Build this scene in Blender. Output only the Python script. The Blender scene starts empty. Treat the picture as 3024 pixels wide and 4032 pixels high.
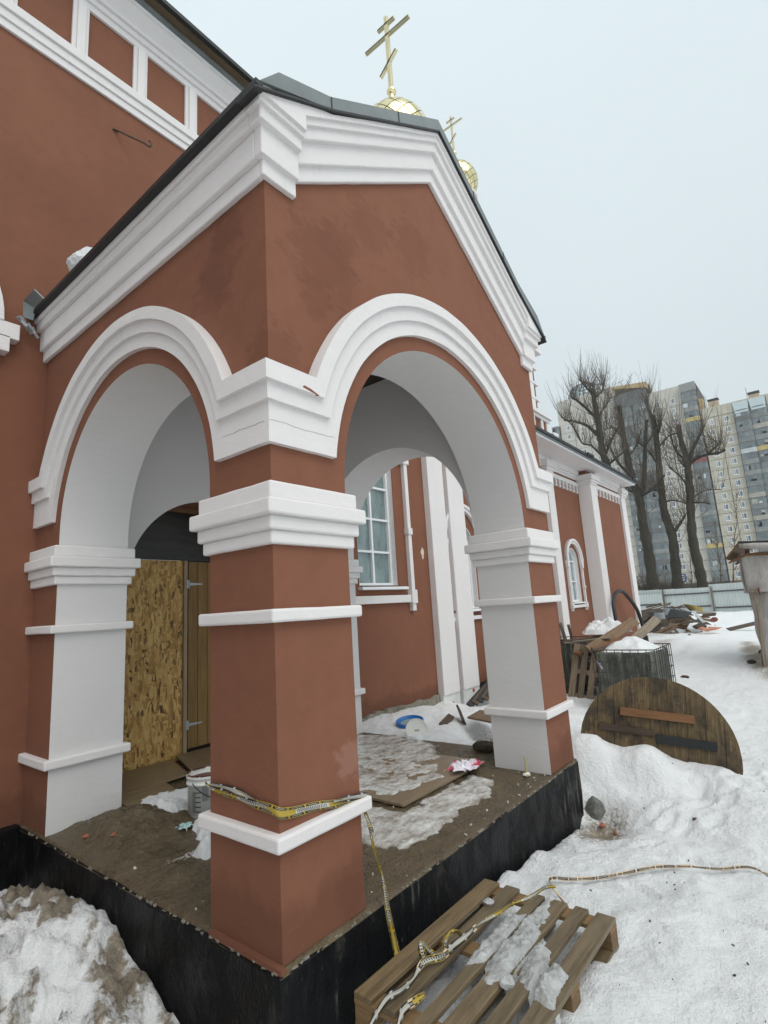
import bpy, bmesh, math, random
import numpy as np
from mathutils import Vector, Matrix, Euler
from mathutils.geometry import tessellate_polygon

# ------------------------------------------------------------------ camera, sky, sun, exposure
scene = bpy.context.scene
COL = scene.collection
CAM = np.array([-1.7422, -2.1126, 1.5325])
FPX = 2102.8
YAW, PITCH, ROLL = -0.899894, 0.179663, -0.061560
cam_data = bpy.data.cameras.new('camera')
cam_data.sensor_fit = 'VERTICAL'; cam_data.sensor_height = 36.0
cam_data.lens = FPX / 4032.0 * 36.0
cam_data.clip_start = 0.05; cam_data.clip_end = 3000
cam = bpy.data.objects.new('camera', cam_data); COL.objects.link(cam)
MW = Matrix.Rotation(YAW, 4, 'Z') @ Matrix.Rotation(math.pi/2 + PITCH, 4, 'X') @ Matrix.Rotation(ROLL, 4, 'Z')
cam.matrix_world = Matrix.Translation(Vector(CAM)) @ MW
scene.camera = cam
scene.render.resolution_x, scene.render.resolution_y = 768, 1024

SUN_EL, SUN_AZ = math.radians(52), math.radians(200)
world = bpy.data.worlds.new('World'); scene.world = world; world.use_nodes = True
wn, wl = world.node_tree.nodes, world.node_tree.links
wn.clear()
w_out = wn.new('ShaderNodeOutputWorld'); w_bg = wn.new('ShaderNodeBackground'); w_bg.inputs[1].default_value = 0.1
w_sky = wn.new('ShaderNodeTexSky'); w_sky.sky_type = 'NISHITA'; w_sky.sun_disc = False
w_sky.sun_elevation = SUN_EL; w_sky.sun_rotation = SUN_AZ; w_sky.air_density = 1.0; w_sky.dust_density = 4.0
w_hs = wn.new('ShaderNodeHueSaturation'); w_hs.inputs['Saturation'].default_value = 0.25
w_mix = wn.new('ShaderNodeMixRGB'); w_mix.inputs[0].default_value = 0.86
w_mix.inputs[2].default_value = (7.0, 7.95, 8.3, 1)            # the even cloud layer
w_tc = wn.new('ShaderNodeTexCoord'); w_sep = wn.new('ShaderNodeSeparateXYZ'); wl.new(w_tc.outputs['Generated'], w_sep.inputs[0])
w_el = wn.new('ShaderNodeMapRange'); w_el.inputs[1].default_value = 0.0; w_el.inputs[2].default_value = 1.0; w_el.inputs[3].default_value = 0.91; w_el.inputs[4].default_value = 1.22   # an overcast sky is brighter overhead
wl.new(w_sep.outputs[2], w_el.inputs[0])
w_m2 = wn.new('ShaderNodeMath'); w_m2.operation = 'MULTIPLY'; wl.new(w_el.outputs[0], w_m2.inputs[1])
w_no = wn.new('ShaderNodeTexNoise'); w_no.inputs['Scale'].default_value = 2.2; w_no.inputs['Detail'].default_value = 3
w_nm = wn.new('ShaderNodeMapRange'); w_nm.inputs[3].default_value = 0.955; w_nm.inputs[4].default_value = 1.045
w_mul = wn.new('ShaderNodeVectorMath'); w_mul.operation = 'SCALE'
wl.new(w_sky.outputs[0], w_hs.inputs['Color']); wl.new(w_hs.outputs[0], w_mix.inputs[1])
wl.new(w_no.outputs[0], w_nm.inputs[0]); wl.new(w_mix.outputs[0], w_mul.inputs[0]); wl.new(w_nm.outputs[0], w_m2.inputs[0]); wl.new(w_m2.outputs[0], w_mul.inputs['Scale'])
wl.new(w_mul.outputs[0], w_bg.inputs[0]); wl.new(w_bg.outputs[0], w_out.inputs[0])
sun_data = bpy.data.lights.new('sun', 'SUN'); sun_data.energy = 1.3; sun_data.angle = math.radians(50); sun_data.color = (1.0, 0.93, 0.86)
sun = bpy.data.objects.new('sun', sun_data); COL.objects.link(sun)
sd = Vector((math.sin(SUN_AZ)*math.cos(SUN_EL), math.cos(SUN_AZ)*math.cos(SUN_EL), math.sin(SUN_EL)))
sun.rotation_euler = sd.to_track_quat('Z', 'Y').to_euler(); sun.location = (0, 0, 60)
scene.view_settings.view_transform = 'Standard'; scene.view_settings.look = 'None'
scene.view_settings.exposure = 0.12; scene.view_settings.gamma = 1.0
scene.render.engine = 'CYCLES'
scene.cycles.use_denoising = True; scene.cycles.max_bounces = 8; scene.cycles.diffuse_bounces = 5
scene.cycles.use_adaptive_sampling = False

# ------------------------------------------------------------------ pixel -> place helper (a pixel gives a direction, a known plane gives the distance)
M3 = np.array(MW.to_3x3())
def hit(u, v, ax, val):
    d = M3 @ np.array([(u-1512)/FPX, -(v-2016)/FPX, -1.0])
    return CAM + d*((val-CAM[ax])/d[ax])
def c5(x, y): return (2000+x/1.58, 1300+y/1.58)
def c8(x, y): return (2050+x/1.7033, 2300+y/1.7033)
def e6(x, y): return (2500+x/3.166, 2080+y/3.166)

# ------------------------------------------------------------------ mesh helpers
class MB:
    def __init__(s): s.v = []; s.f = []; s.m = []; s.mi = 0
    def add(s, vs, fs):
        o = len(s.v); s.v.extend([tuple(p) for p in vs])
        for f in fs: s.f.append(tuple(i+o for i in f)); s.m.append(s.mi)
        return s
    def box(s, x0, x1, y0, y1, z0, z1):
        return s.add([(x0,y0,z0),(x1,y0,z0),(x1,y1,z0),(x0,y1,z0),(x0,y0,z1),(x1,y0,z1),(x1,y1,z1),(x0,y1,z1)],
                     [(0,3,2,1),(4,5,6,7),(0,1,5,4),(1,2,6,5),(2,3,7,6),(3,0,4,7)])
    def obox(s, mat, hx, hy, hz):
        vs = [mat @ Vector((a*hx, b*hy, c*hz)) for c in (-1,1) for a, b in ((-1,-1),(1,-1),(1,1),(-1,1))]
        return s.add(vs, [(0,3,2,1),(4,5,6,7),(0,1,5,4),(1,2,6,5),(2,3,7,6),(3,0,4,7)])
    def prism(s, polys, plane, c0, c1):
        mp = {'xz': lambda u, v, c: (u, c, v), 'yz': lambda u, v, c: (c, u, v), 'xy': lambda u, v, c: (u, v, c)}[plane]
        flat = [p for pl in polys for p in pl]; n = len(flat)
        tris = tessellate_polygon([[Vector((u, v, 0)) for u, v in pl] for pl in polys])
        vs = [mp(u, v, c0) for u, v in flat] + [mp(u, v, c1) for u, v in flat]
        fs = [tuple(t) for t in tris] + [tuple(i+n for i in reversed(t)) for t in tris]
        o = 0
        for pl in polys:
            k = len(pl)
            for i in range(k): fs.append((o+i, o+(i+1) % k, o+(i+1) % k+n, o+i+n))
            o += k
        return s.add(vs, fs)
    def tube(s, pts, rad, n=6, cap=True):
        pts = [Vector(p) for p in pts]
        if not hasattr(rad, '__len__'): rad = [rad]*len(pts)
        ref = None; base = len(s.v); vs = []
        for i, p in enumerate(pts):
            t = (pts[min(i+1, len(pts)-1)]-pts[max(i-1, 0)])
            if t.length < 1e-9: t = Vector((0,0,1))
            t.normalize()
            if ref is None: ref = t.orthogonal().normalized()
            ref = (ref - t*ref.dot(t))
            if ref.length < 1e-6: ref = t.orthogonal()
            ref.normalize(); b = t.cross(ref)
            for k in range(n):
                a = 2*math.pi*k/n
                vs.append(p+(ref*math.cos(a)+b*math.sin(a))*rad[i])
        fs = []
        for i in range(len(pts)-1):
            for k in range(n):
                fs.append((i*n+k, i*n+(k+1) % n, (i+1)*n+(k+1) % n, (i+1)*n+k))
        if cap:
            fs.append(tuple(reversed(range(n)))); fs.append(tuple((len(pts)-1)*n+k for k in range(n)))
        return s.add(vs, fs)
    def lathe(s, prof, n=24, c=(0,0,0)):
        vs = [(c[0]+r*math.cos(2*math.pi*k/n), c[1]+r*math.sin(2*math.pi*k/n), c[2]+z) for r, z in prof for k in range(n)]
        fs = [(i*n+k, i*n+(k+1) % n, (i+1)*n+(k+1) % n, (i+1)*n+k) for i in range(len(prof)-1) for k in range(n)]
        return s.add(vs, fs)
    def build(s, name, mats, parent=None, smooth=False, recalc=True, bevel=0.0, loc=None, seg=2):
        me = bpy.data.meshes.new(name); me.from_pydata(s.v, [], s.f)
        if not isinstance(mats, (list, tuple)): mats = [mats]
        for m in mats: me.materials.append(m)
        if len(mats) > 1: me.polygons.foreach_set('material_index', s.m)
        if recalc:
            bm = bmesh.new(); bm.from_mesh(me); bmesh.ops.recalc_face_normals(bm, faces=bm.faces); bm.to_mesh(me); bm.free()
        if smooth: me.polygons.foreach_set('use_smooth', [True]*len(me.polygons))
        me.update()
        o = bpy.data.objects.new(name, me); COL.objects.link(o)
        if parent is not None: o.parent = parent
        if loc is not None: o.location = loc
        if bevel > 0:
            b = o.modifiers.new('bevel', 'BEVEL'); b.width = bevel; b.segments = seg; b.limit_method = 'ANGLE'; b.angle_limit = math.radians(35)
        return o
from mathutils import noise as mnoise
def roughen(o, cut=.16, amp=.0024, f=6.0):
    bm = bmesh.new(); bm.from_mesh(o.data)
    for it in range(6):
        es = [e for e in bm.edges if e.calc_length() > cut]
        if not es: break
        bmesh.ops.subdivide_edges(bm, edges=es, cuts=1, use_grid_fill=False)
    for v in bm.verts: v.co += mnoise.noise_vector(v.co*f)*amp
    bm.to_mesh(o.data); bm.free(); return o
def link_copy(o, parent=None, loc=None, rot=None):
    c = o.copy(); COL.objects.link(c); c.parent = parent
    if loc is not None: c.location = loc
    if rot is not None: c.rotation_euler = rot
    return c
def copy_tree(o, parent=None):
    c = o.copy(); COL.objects.link(c); c.parent = parent
    for ch in [q for q in bpy.data.objects if q.parent == o and q != c]: copy_tree(ch, c)
    return c
def tag(o, label, cat, group=None):
    o['label'] = label; o['category'] = cat
    if group: o['group'] = group
    return o
def thing(name, label, cat, loc=(0,0,0), group=None, rot=(0,0,0)):
    o = bpy.data.objects.new(name, None); COL.objects.link(o); o.location = loc; o.rotation_euler = rot; o.empty_display_size = 0.2
    return tag(o, label, cat, group)
def frame(o, xaxis, yaxis):        # matrix from an origin and two axes
    x = Vector(xaxis).normalized(); z = x.cross(Vector(yaxis)).normalized(); y = z.cross(x)
    m = Matrix((x, y, z)).transposed().to_4x4(); m.translation = Vector(o); return m

# ------------------------------------------------------------------ numpy noise
def _h(i, j, s):
    n = (i*374761393 + j*668265263 + s*1274126177) & 0xffffffff
    n = ((n ^ (n >> 13))*1274126177) & 0xffffffff
    return ((n ^ (n >> 16)) & 0xffff)/65535.0
def vnoise(x, y, s=0):
    x = np.asarray(x, float); y = np.asarray(y, float)
    i = np.floor(x).astype(np.int64); j = np.floor(y).astype(np.int64)
    fx = x-i; fy = y-j; fx = fx*fx*fx*(fx*(fx*6-15)+10); fy = fy*fy*fy*(fy*(fy*6-15)+10)
    a = _h(i, j, s); b = _h(i+1, j, s); c = _h(i, j+1, s); d = _h(i+1, j+1, s)
    return (a+(b-a)*fx)*(1-fy)+(c+(d-c)*fx)*fy
def fbm(x, y, o=4, s=0, g=0.5):
    t = 0; a = 1; w = 0
    for k in range(o):
        t = t+a*vnoise(x*2**k+k*17.3, y*2**k-k*9.1, s+k); w += a; a *= g
    return t/w
def sstep(a, b, x):
    t = np.clip((x-a)/(b-a), 0, 1); return t*t*(3-2*t)

# ------------------------------------------------------------------ materials
def nmat(name):
    m = bpy.data.materials.new(name); m.use_nodes = True
    nt = m.node_tree; return m, nt, nt.nodes['Principled BSDF']
def N(nt, t, **kw):
    n = nt.nodes.new(t)
    for k, v in kw.items():
        if k in n.inputs: n.inputs[k].default_value = v
        else: setattr(n, k, v)
    return n
def ramp(nt, fac, stops):
    r = nt.nodes.new('ShaderNodeValToRGB'); e = r.color_ramp.elements
    while len(e) < len(stops): e.new(0.5)
    for k, (p, c) in enumerate(stops): e[k].position = p; e[k].color = (*c, 1) if len(c) == 3 else c
    nt.links.new(fac, r.inputs[0]); return r.outputs[0]
def mixc(nt, fac, a, b, mode='MIX'):
    n = nt.nodes.new('ShaderNodeMixRGB'); n.blend_type = mode
    for i, v in enumerate((fac, a, b)):
        if hasattr(v, 'links') or isinstance(v, bpy.types.NodeSocket): nt.links.new(v, n.inputs[i])
        elif i == 0: n.inputs[0].default_value = v
        else: n.inputs[i].default_value = (*v, 1)
    return n.outputs[0]
def coords(nt, kind='Object', scale=(1,1,1)):
    if kind == 'World':
        g = nt.nodes.new('ShaderNodeNewGeometry'); src = g.outputs['Position']
    else:
        t = nt.nodes.new('ShaderNodeTexCoord'); src = t.outputs[kind]
    mp = nt.nodes.new('ShaderNodeMapping'); mp.inputs['Scale'].default_value = scale
    nt.links.new(src, mp.inputs[0]); return mp.outputs[0]
def noise(nt, vec, scale, detail=4, rough=0.55, dist=0.0):
    n = N(nt, 'ShaderNodeTexNoise', Scale=scale, Detail=detail, Roughness=rough, Distortion=dist); nt.links.new(vec, n.inputs['Vector']); return n.outputs[0]
def math_(nt, op, a, b=None, clamp=False):
    n = nt.nodes.new('ShaderNodeMath'); n.operation = op; n.use_clamp = clamp
    for i, v in enumerate((a, b)):
        if v is None: continue
        if isinstance(v, bpy.types.NodeSocket): nt.links.new(v, n.inputs[i])
        else: n.inputs[i].default_value = v
    return n.outputs[0]
def maprange(nt, v, a, b, c, d):
    n = nt.nodes.new('ShaderNodeMapRange'); n.interpolation_type = 'SMOOTHSTEP'
    nt.links.new(v, n.inputs[0])
    for i, q in enumerate((a, b, c, d)): n.inputs[i+1].default_value = q
    return n.outputs[0]
def bump(nt, bsdf, h, strength=0.3, dist=0.01):
    b = N(nt, 'ShaderNodeBump', Strength=strength, Distance=dist); nt.links.new(h, b.inputs['Height']); nt.links.new(b.outputs[0], bsdf.inputs['Normal'])
def simple(name, c, rough=0.6, var=0.25, scale=6, bumpy=0.0, metal=0.0, kind='Object', stretch=(1,1,1), bscale=None):
    m, nt, b = nmat(name); b.inputs['Roughness'].default_value = rough; b.inputs['Metallic'].default_value = metal
    v = coords(nt, kind, stretch); n = noise(nt, v, scale, 5)
    lo = tuple(max(0, x*(1-var)) for x in c); hi = tuple(min(1, x*(1+var)) for x in c)
    nt.links.new(ramp(nt, n, [(0.3, lo), (0.7, hi)]), b.inputs['Base Color'])
    if bumpy: bump(nt, b, noise(nt, v, bscale or scale*6, 4), bumpy, 0.01)
    return m

def stucco(name, c, stains=(), damp=0.0, var=0.15, dirt=0.0):
    m, nt, b = nmat(name); b.inputs['Roughness'].default_value = 0.88; b.inputs['Specular IOR Level'].default_value = 0.25
    v = coords(nt, 'World')
    big = noise(nt, v, 1.3, 5, 0.6); mid = noise(nt, v, 9, 4)
    col = ramp(nt, math_(nt, 'ADD', math_(nt, 'MULTIPLY', big, 0.55), math_(nt, 'ADD', math_(nt, 'MULTIPLY', mid, 0.25), math_(nt, 'MULTIPLY', noise(nt, v, 110, 2, 0.6), 0.2))),
               [(0.3, tuple(x*(1-var) for x in c)), (0.7, tuple(min(1, x*(1+var)) for x in c))])
    dn = noise(nt, coords(nt, 'World', (1, 1, 1.6)), 6, 6, 0.65, 0.6)
    for (x, y, z, r, amt, tint) in stains:
        d = nt.nodes.new('ShaderNodeVectorMath'); d.operation = 'DISTANCE'; nt.links.new(v, d.inputs[0]); d.inputs[1].default_value = (x, y, z)
        q = math_(nt, 'ADD', math_(nt, 'DIVIDE', d.outputs['Value'], r), math_(nt, 'MULTIPLY', math_(nt, 'SUBTRACT', dn, 0.5), 2.6))
        f = maprange(nt, q, 0.55, 1.0, amt, 0.0)
        col = mixc(nt, f, col, tint)
    if damp:
        s = nt.nodes.new('ShaderNodeSeparateXYZ'); nt.links.new(v, s.inputs[0])
        wv = noise(nt, coords(nt, 'World', (1, 1, 0.5)), 3.2, 6, 0.6, 0.4)
        q = math_(nt, 'SUBTRACT', s.outputs[2], math_(nt, 'MULTIPLY', wv, 0.42))
        col = mixc(nt, maprange(nt, q, -0.05, 0.07, damp, 0.0), col, tuple(x*0.62 for x in c))
    if dirt:
        g = noise(nt, coords(nt, 'World', (2.5, 2.5, 0.8)), 5, 6, 0.7)
        col = mixc(nt, maprange(nt, g, 0.55, 0.8, 0.0, dirt), col, (0.42, 0.39, 0.36))
    nt.links.new(col, b.inputs['Base Color'])
    tr = noise(nt, coords(nt, 'World', (1, 1, 2.2)), 5.5, 5, 0.6, 1.2)
    h = math_(nt, 'ADD', noise(nt, v, 170, 3, 0.7), math_(nt, 'ADD', math_(nt, 'MULTIPLY', noise(nt, v, 22, 3), 1.2), math_(nt, 'MULTIPLY', tr, 2.0)))
    bump(nt, b, h, 0.38, 0.004)
    return m

RED = (0.218, 0.092, 0.056)
DK = (0.148, 0.058, 0.035)
M = {}
M['red'] = stucco('red_stucco', RED, stains=[(0.47,0,3.70,0.34,0.42,DK),(0.62,0,3.92,.22,0.38,DK),(0.40,0,3.45,.18,0.38,DK),(1.5,0,4.35,0.3,0.3,DK),(0.95,0,4.25,0.28,0.35,DK),
                     (0,0.45,3.68,.26,0.42,DK),(0,0.52,3.52,.22,0.38,DK),(0,0.37,3.85,0.18,0.5,DK),(0.05,-0.0,2.95,0.22,0.4,DK),(0.47,0,0.10,0.15,0.6,DK),
                     (0.49,0,0.75,0.12,0.55,(0.32,0.17,0.13)),(3.4,0,0.15,0.2,0.5,DK)], damp=0.6)
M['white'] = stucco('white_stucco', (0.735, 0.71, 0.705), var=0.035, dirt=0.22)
M['whiteshade'] = stucco('shaded_white_stucco', (0.66, 0.645, 0.64), var=0.03, dirt=0.05)  # same white, colour lowered to hold the shade inside the porch

def bitumen():
    m, nt, b = nmat('black_bitumen'); v = coords(nt, 'World', (1, 1, 0.12))
    n = noise(nt, v, 22, 5, 0.7); p = noise(nt, coords(nt, 'World'), 1.6, 4); q = math_(nt, 'MULTIPLY', n, p)
    col = ramp(nt, q, [(0.22, (0.003,0.003,0.004)), (0.35, (0.006,0.007,0.008)), (0.47, (0.11,0.105,0.09))])
    w = noise(nt, coords(nt, 'World', (1, 1, 0.3)), 60, 3, 0.8)
    col = mixc(nt, maprange(nt, w, 0.66, 0.75, 0.0, 0.55), col, (0.20, 0.19, 0.16))
    dust = noise(nt, coords(nt, 'World', (1, 1, 0.6)), 4.5, 7, 0.75, 0.5)
    col = mixc(nt, maprange(nt, dust, 0.56, 0.74, 0.0, 0.5), col, (0.085, 0.078, 0.062))
    nt.links.new(col, b.inputs['Base Color']); nt.links.new(maprange(nt, dust, .4, .65, .30, .8), b.inputs['Roughness']); b.inputs['Specular IOR Level'].default_value = 0.2
    bump(nt, b, math_(nt, 'ADD', n, noise(nt, coords(nt, 'World'), 50, 3)), 0.5, 0.01); return m
M['bitumen'] = bitumen()

def wood(name, c1, c2, axis=0, rough=0.7, scale=1.0, spots=0.3):
    st = [9*scale]*3; st[axis] = 0.9*scale
    m, nt, b = nmat(name); v = coords(nt, 'Object', tuple(st)); n = noise(nt, v, 4, 6, 0.65, 0.4)
    oi = nt.nodes.new('ShaderNodeObjectInfo')
    col = ramp(nt, n, [(0.28, c1), (0.72, c2)])
    col = mixc(nt, 0.55, col, mixc(nt, 1.0, col, ramp(nt, oi.outputs['Random'], [(0, (0.55,0.5,0.45)), (0.5, (1,1,1)), (1, (1.25,1.1,0.95))]), 'MULTIPLY'))
    d = noise(nt, coords(nt, 'World'), 26, 5, 0.7)
    col = mixc(nt, maprange(nt, d, 0.6, 0.72, 0.0, spots), col, (0.03, 0.022, 0.015))
    nt.links.new(col, b.inputs['Base Color']); b.inputs['Roughness'].default_value = rough
    bump(nt, b, n, 0.5, 0.006); return m
M['pallet'] = wood('pallet_wood_x', (0.085,0.062,0.034), (0.225,0.172,0.100), 0, rough=.42, spots=.65)
M['pallet_y'] = wood('pallet_wood_y', (0.13,0.080,0.034), (0.26,0.165,0.078), 1)
M['oldwood'] = wood('old_board', (0.10,0.062,0.035), (0.21,0.145,0.09), 0, spots=0.4)
M['greywood'] = wood('grey_board', (0.14,0.115,0.085), (0.30,0.25,0.185), 2, spots=0.3)
M['brownwood'] = wood('brown_board', (0.12,0.055,0.02), (0.22,0.11,0.045), 0, spots=0.25)
M['darkwood'] = wood('dark_board', (0.045,0.028,0.018), (0.10,0.065,0.04), 0)
M['blackwood'] = simple('black_painted_board', (0.008,0.009,0.011), 0.6, 0.4, 20, 0.3)
def spoolwood():
    m, nt, b = nmat('spool_planks'); v = coords(nt, 'Object', (16, 1.0, 1)); n = noise(nt, v, 3, 6, 0.7, 0.5)
    col = ramp(nt, n, [(0.25, (0.050,0.033,0.015)), (0.5, (0.13,0.088,0.040)), (0.75, (0.26,0.19,0.10))])
    oi = nt.nodes.new('ShaderNodeObjectInfo'); col = mixc(nt, 1.0, col, ramp(nt, oi.outputs['Random'], [(0, (.8,.79,.77)), (1, (1.12,1.1,1.05))]), 'MULTIPLY')
    d = noise(nt, coords(nt, 'Object', (1, .8, 1)), 2.6, 7, 0.75)
    col = mixc(nt, maprange(nt, d, 0.44, 0.62, 0.0, 0.85), col, (0.020, 0.016, 0.012))
    nt.links.new(col, b.inputs['Base Color']); b.inputs['Roughness'].default_value = 0.75
    bump(nt, b, n, 0.6, 0.008); return m
M['spool'] = spoolwood()

def osb():
    m, nt, b = nmat('osb_strands'); v = coords(nt, 'World')
    cols = None
    ks = []
    for k, (a, sx) in enumerate(((0.5, 1), (-0.7, 1.2), (1.3, 0.9))):
        mp = nt.nodes.new('ShaderNodeMapping'); mp.inputs['Rotation'].default_value = (0, a, 0); mp.inputs['Scale'].default_value = (34*sx, 1, 8); mp.inputs['Location'].default_value = (k*3.1, 0, k*1.7)
        g = nt.nodes.new('ShaderNodeNewGeometry'); nt.links.new(g.outputs['Position'], mp.inputs[0])
        vo = N(nt, 'ShaderNodeTexVoronoi', Scale=1.0); vo.feature = 'F1'; nt.links.new(mp.outputs[0], vo.inputs['Vector']); ks.append(vo)
    sel = noise(nt, v, 11, 2)
    def strand(vo):
        s = nt.nodes.new('ShaderNodeSeparateColor'); nt.links.new(vo.outputs['Color'], s.inputs[0]); 
        return ramp(nt, s.outputs[0], [(0.0, (0.075,0.036,0.011)), (0.10, (0.30,0.16,0.040)), (0.5, (0.48,0.285,0.080)), (1.0, (0.63,0.43,0.16))])
    a, bb, c = [strand(q) for q in ks]
    col = mixc(nt, maprange(nt, sel, 0.44, 0.47, 0, 1), a, bb); col = mixc(nt, maprange(nt, noise(nt, v, 14, 2), 0.53, 0.56, 0, 1), col, c)
    nt.links.new(col, b.inputs['Base Color']); b.inputs['Roughness'].default_value = 0.62
    bump(nt, b, ks[0].outputs['Distance'], 0.3, 0.003); return m
M['osb'] = osb()

def snowmat():
    m, nt, b = nmat('snow'); v = coords(nt, 'World')
    at = nt.nodes.new('ShaderNodeAttribute'); at.attribute_name = 'dirt'
    n1 = noise(nt, v, 28, 5, 0.7); n2 = noise(nt, v, 3.0, 5, 0.6); fine = noise(nt, v, 90, 4, 0.75)
    col = ramp(nt, n2, [(0.3, (0.80,0.82,0.83)), (0.7, (0.91,0.92,0.93))])
    col = mixc(nt, maprange(nt, fine, 0.53, 0.70, 0.0, 0.34), col, (0.44, 0.43, 0.41))
    sp = noise(nt, v, 240, 1, 0.5)
    col = mixc(nt, maprange(nt, sp, 0.735, 0.76, 0.0, 0.6), col, (0.14, 0.12, 0.10))
    mudc = ramp(nt, noise(nt, v, 16, 5, 0.7), [(0.3, (0.10,0.072,0.042)), (0.7, (0.34,0.275,0.19))])
    q = math_(nt, 'ADD', at.outputs['Fac'], math_(nt, 'MULTIPLY', math_(nt, 'SUBTRACT', n1, 0.5), 1.5))
    f = maprange(nt, q, 0.28, 0.85, 0.0, 0.92)
    col = mixc(nt, f, col, mudc)
    nt.links.new(col, b.inputs['Base Color']); b.inputs['Roughness'].default_value = 0.58
    b.inputs['Specular IOR Level'].default_value = 0.3
    h = math_(nt, 'ADD', math_(nt, 'MULTIPLY', fine, 0.5), math_(nt, 'ADD', n1, math_(nt, 'MULTIPLY', noise(nt, coords(nt, 'World', (1, 1, 1)), 11, 4), 1.3)))
    bump(nt, b, h, 0.8, 0.028); return m
M['snow'] = snowmat()
def icesnow():
    m, nt, b = nmat('melting_snow'); v = coords(nt, 'World')
    n = noise(nt, v, 34, 5, 0.7); g = noise(nt, v, 7, 4)
    col = ramp(nt, math_(nt, 'ADD', math_(nt, 'MULTIPLY', n, 0.6), math_(nt, 'MULTIPLY', g, 0.4)), [(0.32, (0.36,0.36,0.34)), (0.52, (0.66,0.68,0.68)), (0.7, (0.86,0.88,0.89))])
    nt.links.new(col, b.inputs['Base Color']); b.inputs['Roughness'].default_value = 0.32
    b.inputs['Transmission Weight'].default_value = 0.3
    bump(nt, b, math_(nt, 'ADD', n, noise(nt, v, 120, 3)), 0.7, 0.012); return m
M['icesnow'] = icesnow()
def ice():
    m, nt, b = nmat('dirty_ice'); v = coords(nt, 'World', (1, 1, 1)); st = coords(nt, 'World', (0.6, 1.15, 1))
    g = noise(nt, st, 9, 6, 0.7); n = noise(nt, v, 30, 4, 0.7)
    col = ramp(nt, math_(nt, 'ADD', math_(nt, 'MULTIPLY', g, 0.7), math_(nt, 'MULTIPLY', n, 0.3)), [(0.32, (0.15,0.125,0.09)), (0.42, (0.33,0.31,0.27)), (0.52, (0.54,0.54,0.52)), (0.66, (0.80,0.82,0.82))])
    at = nt.nodes.new('ShaderNodeAttribute'); at.attribute_name = 'dirt'
    q = math_(nt, 'ADD', at.outputs['Fac'], math_(nt, 'MULTIPLY', math_(nt, 'SUBTRACT', n, 0.5), 1.6))
    col = mixc(nt, maprange(nt, q, 0.25, 0.95, 0.0, 0.9), col, (0.125, 0.095, 0.058))
    nt.links.new(col, b.inputs['Base Color']); b.inputs['Roughness'].default_value = 0.2
    bump(nt, b, math_(nt, 'ADD', g, n), 0.35, 0.01); return m
M['ice'] = ice()
def mud():
    m, nt, b = nmat('wet_mud'); v = coords(nt, 'World')
    g = noise(nt, v, 5, 6, 0.7); n = noise(nt, v, 45, 4, 0.7)
    col = ramp(nt, math_(nt, 'ADD', math_(nt, 'MULTIPLY', g, 0.6), math_(nt, 'MULTIPLY', n, 0.4)), [(0.33, (0.055,0.039,0.021)), (0.5, (0.108,0.080,0.044)), (0.68, (0.18,0.14,0.083))])
    nt.links.new(col, b.inputs['Base Color']); nt.links.new(maprange(nt, g, .38, .6, .16, .6), b.inputs['Roughness'])
    bump(nt, b, math_(nt, 'ADD', n, math_(nt, 'MULTIPLY', g, 2)), 0.9, 0.02); return m
M['mud'] = mud()
M['concrete'] = simple('raw_concrete', (0.22,0.20,0.16), 0.85, 0.4, 9, 0.6)
M['foam'] = simple('insulation_board', (0.66,0.67,0.66), 0.7, 0.08, 6, 0.1)
M['zinc'] = simple('zinc_roof_sheet', (0.185,0.205,0.205), 0.45, 0.22, 3, 0.05, metal=0.25)
M['roofblack'] = simple('black_roof_edge', (0.012,0.012,0.013), 0.5, 0.3, 12, 0.2)
M['brownsoffit'] = simple('brown_soffit_board', (0.085,0.06,0.03), 0.6, 0.3, 8, 0.1, stretch=(0.3,1,1))
M['drip'] = simple('white_drip_edge', (0.78,0.80,0.82), 0.35, 0.05, 4)
M['pvc'] = simple('white_window_frame', (0.82,0.84,0.86), 0.35, 0.03, 4)
M['dark'] = simple('unlit_interior', (0.02,0.018,0.016), 0.9, 0.3, 5)
M['ceil'] = simple('dark_boarded_ceiling', (0.035,0.028,0.024), 0.8, 0.3, 4, 0.3, stretch=(1,8,1))
M['iron'] = simple('rusty_iron', (0.10,0.055,0.035), 0.7, 0.5, 40, 0.4)
M['galv'] = simple('galvanised_steel', (0.42,0.44,0.46), 0.42, 0.12, 15, 0.05, metal=0.5)
def glass(name, c1, c2, rough=0.08, sc=3.0):
    m, nt, b = nmat(name); v = coords(nt, 'World', (1, 1, 0.5)); n = noise(nt, v, sc, 6, 0.7, 0.8)
    nt.links.new(ramp(nt, n, [(0.3, c1), (0.7, c2)]), b.inputs['Base Color']); b.inputs['Roughness'].default_value = rough
    b.inputs['Specular IOR Level'].default_value = 0.8; return m
M['filmglass'] = glass('film_covered_glass', (0.11,0.16,0.165), (0.27,0.345,0.35), 0.16, 4.5)
M['farglass'] = glass('far_window_glass', (0.05,0.065,0.08), (0.16,0.20,0.235), 0.06, 0.35)
M['balcglass'] = glass('balcony_glass', (0.06,0.075,0.078), (0.24,0.29,0.29), 0.08, 0.5)  # base colour lightened to stand in for sky reflected in the panes
m_, nt_, b_ = M['farglass'], M['farglass'].node_tree, M['farglass'].node_tree.nodes['Principled BSDF']
src_ = b_.inputs['Base Color'].links[0].from_socket; oi_ = nt_.nodes.new('ShaderNodeObjectInfo')
nt_.links.new(mixc(nt_, ramp(nt_, oi_.outputs['Random'], [(.45, (0,0,0)), (.55, (.25,.25,.25)), (.85, (.3,.3,.3)), (.9, (1,1,1))]), src_, (.46,.47,.46)), b_.inputs['Base Color'])
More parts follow.
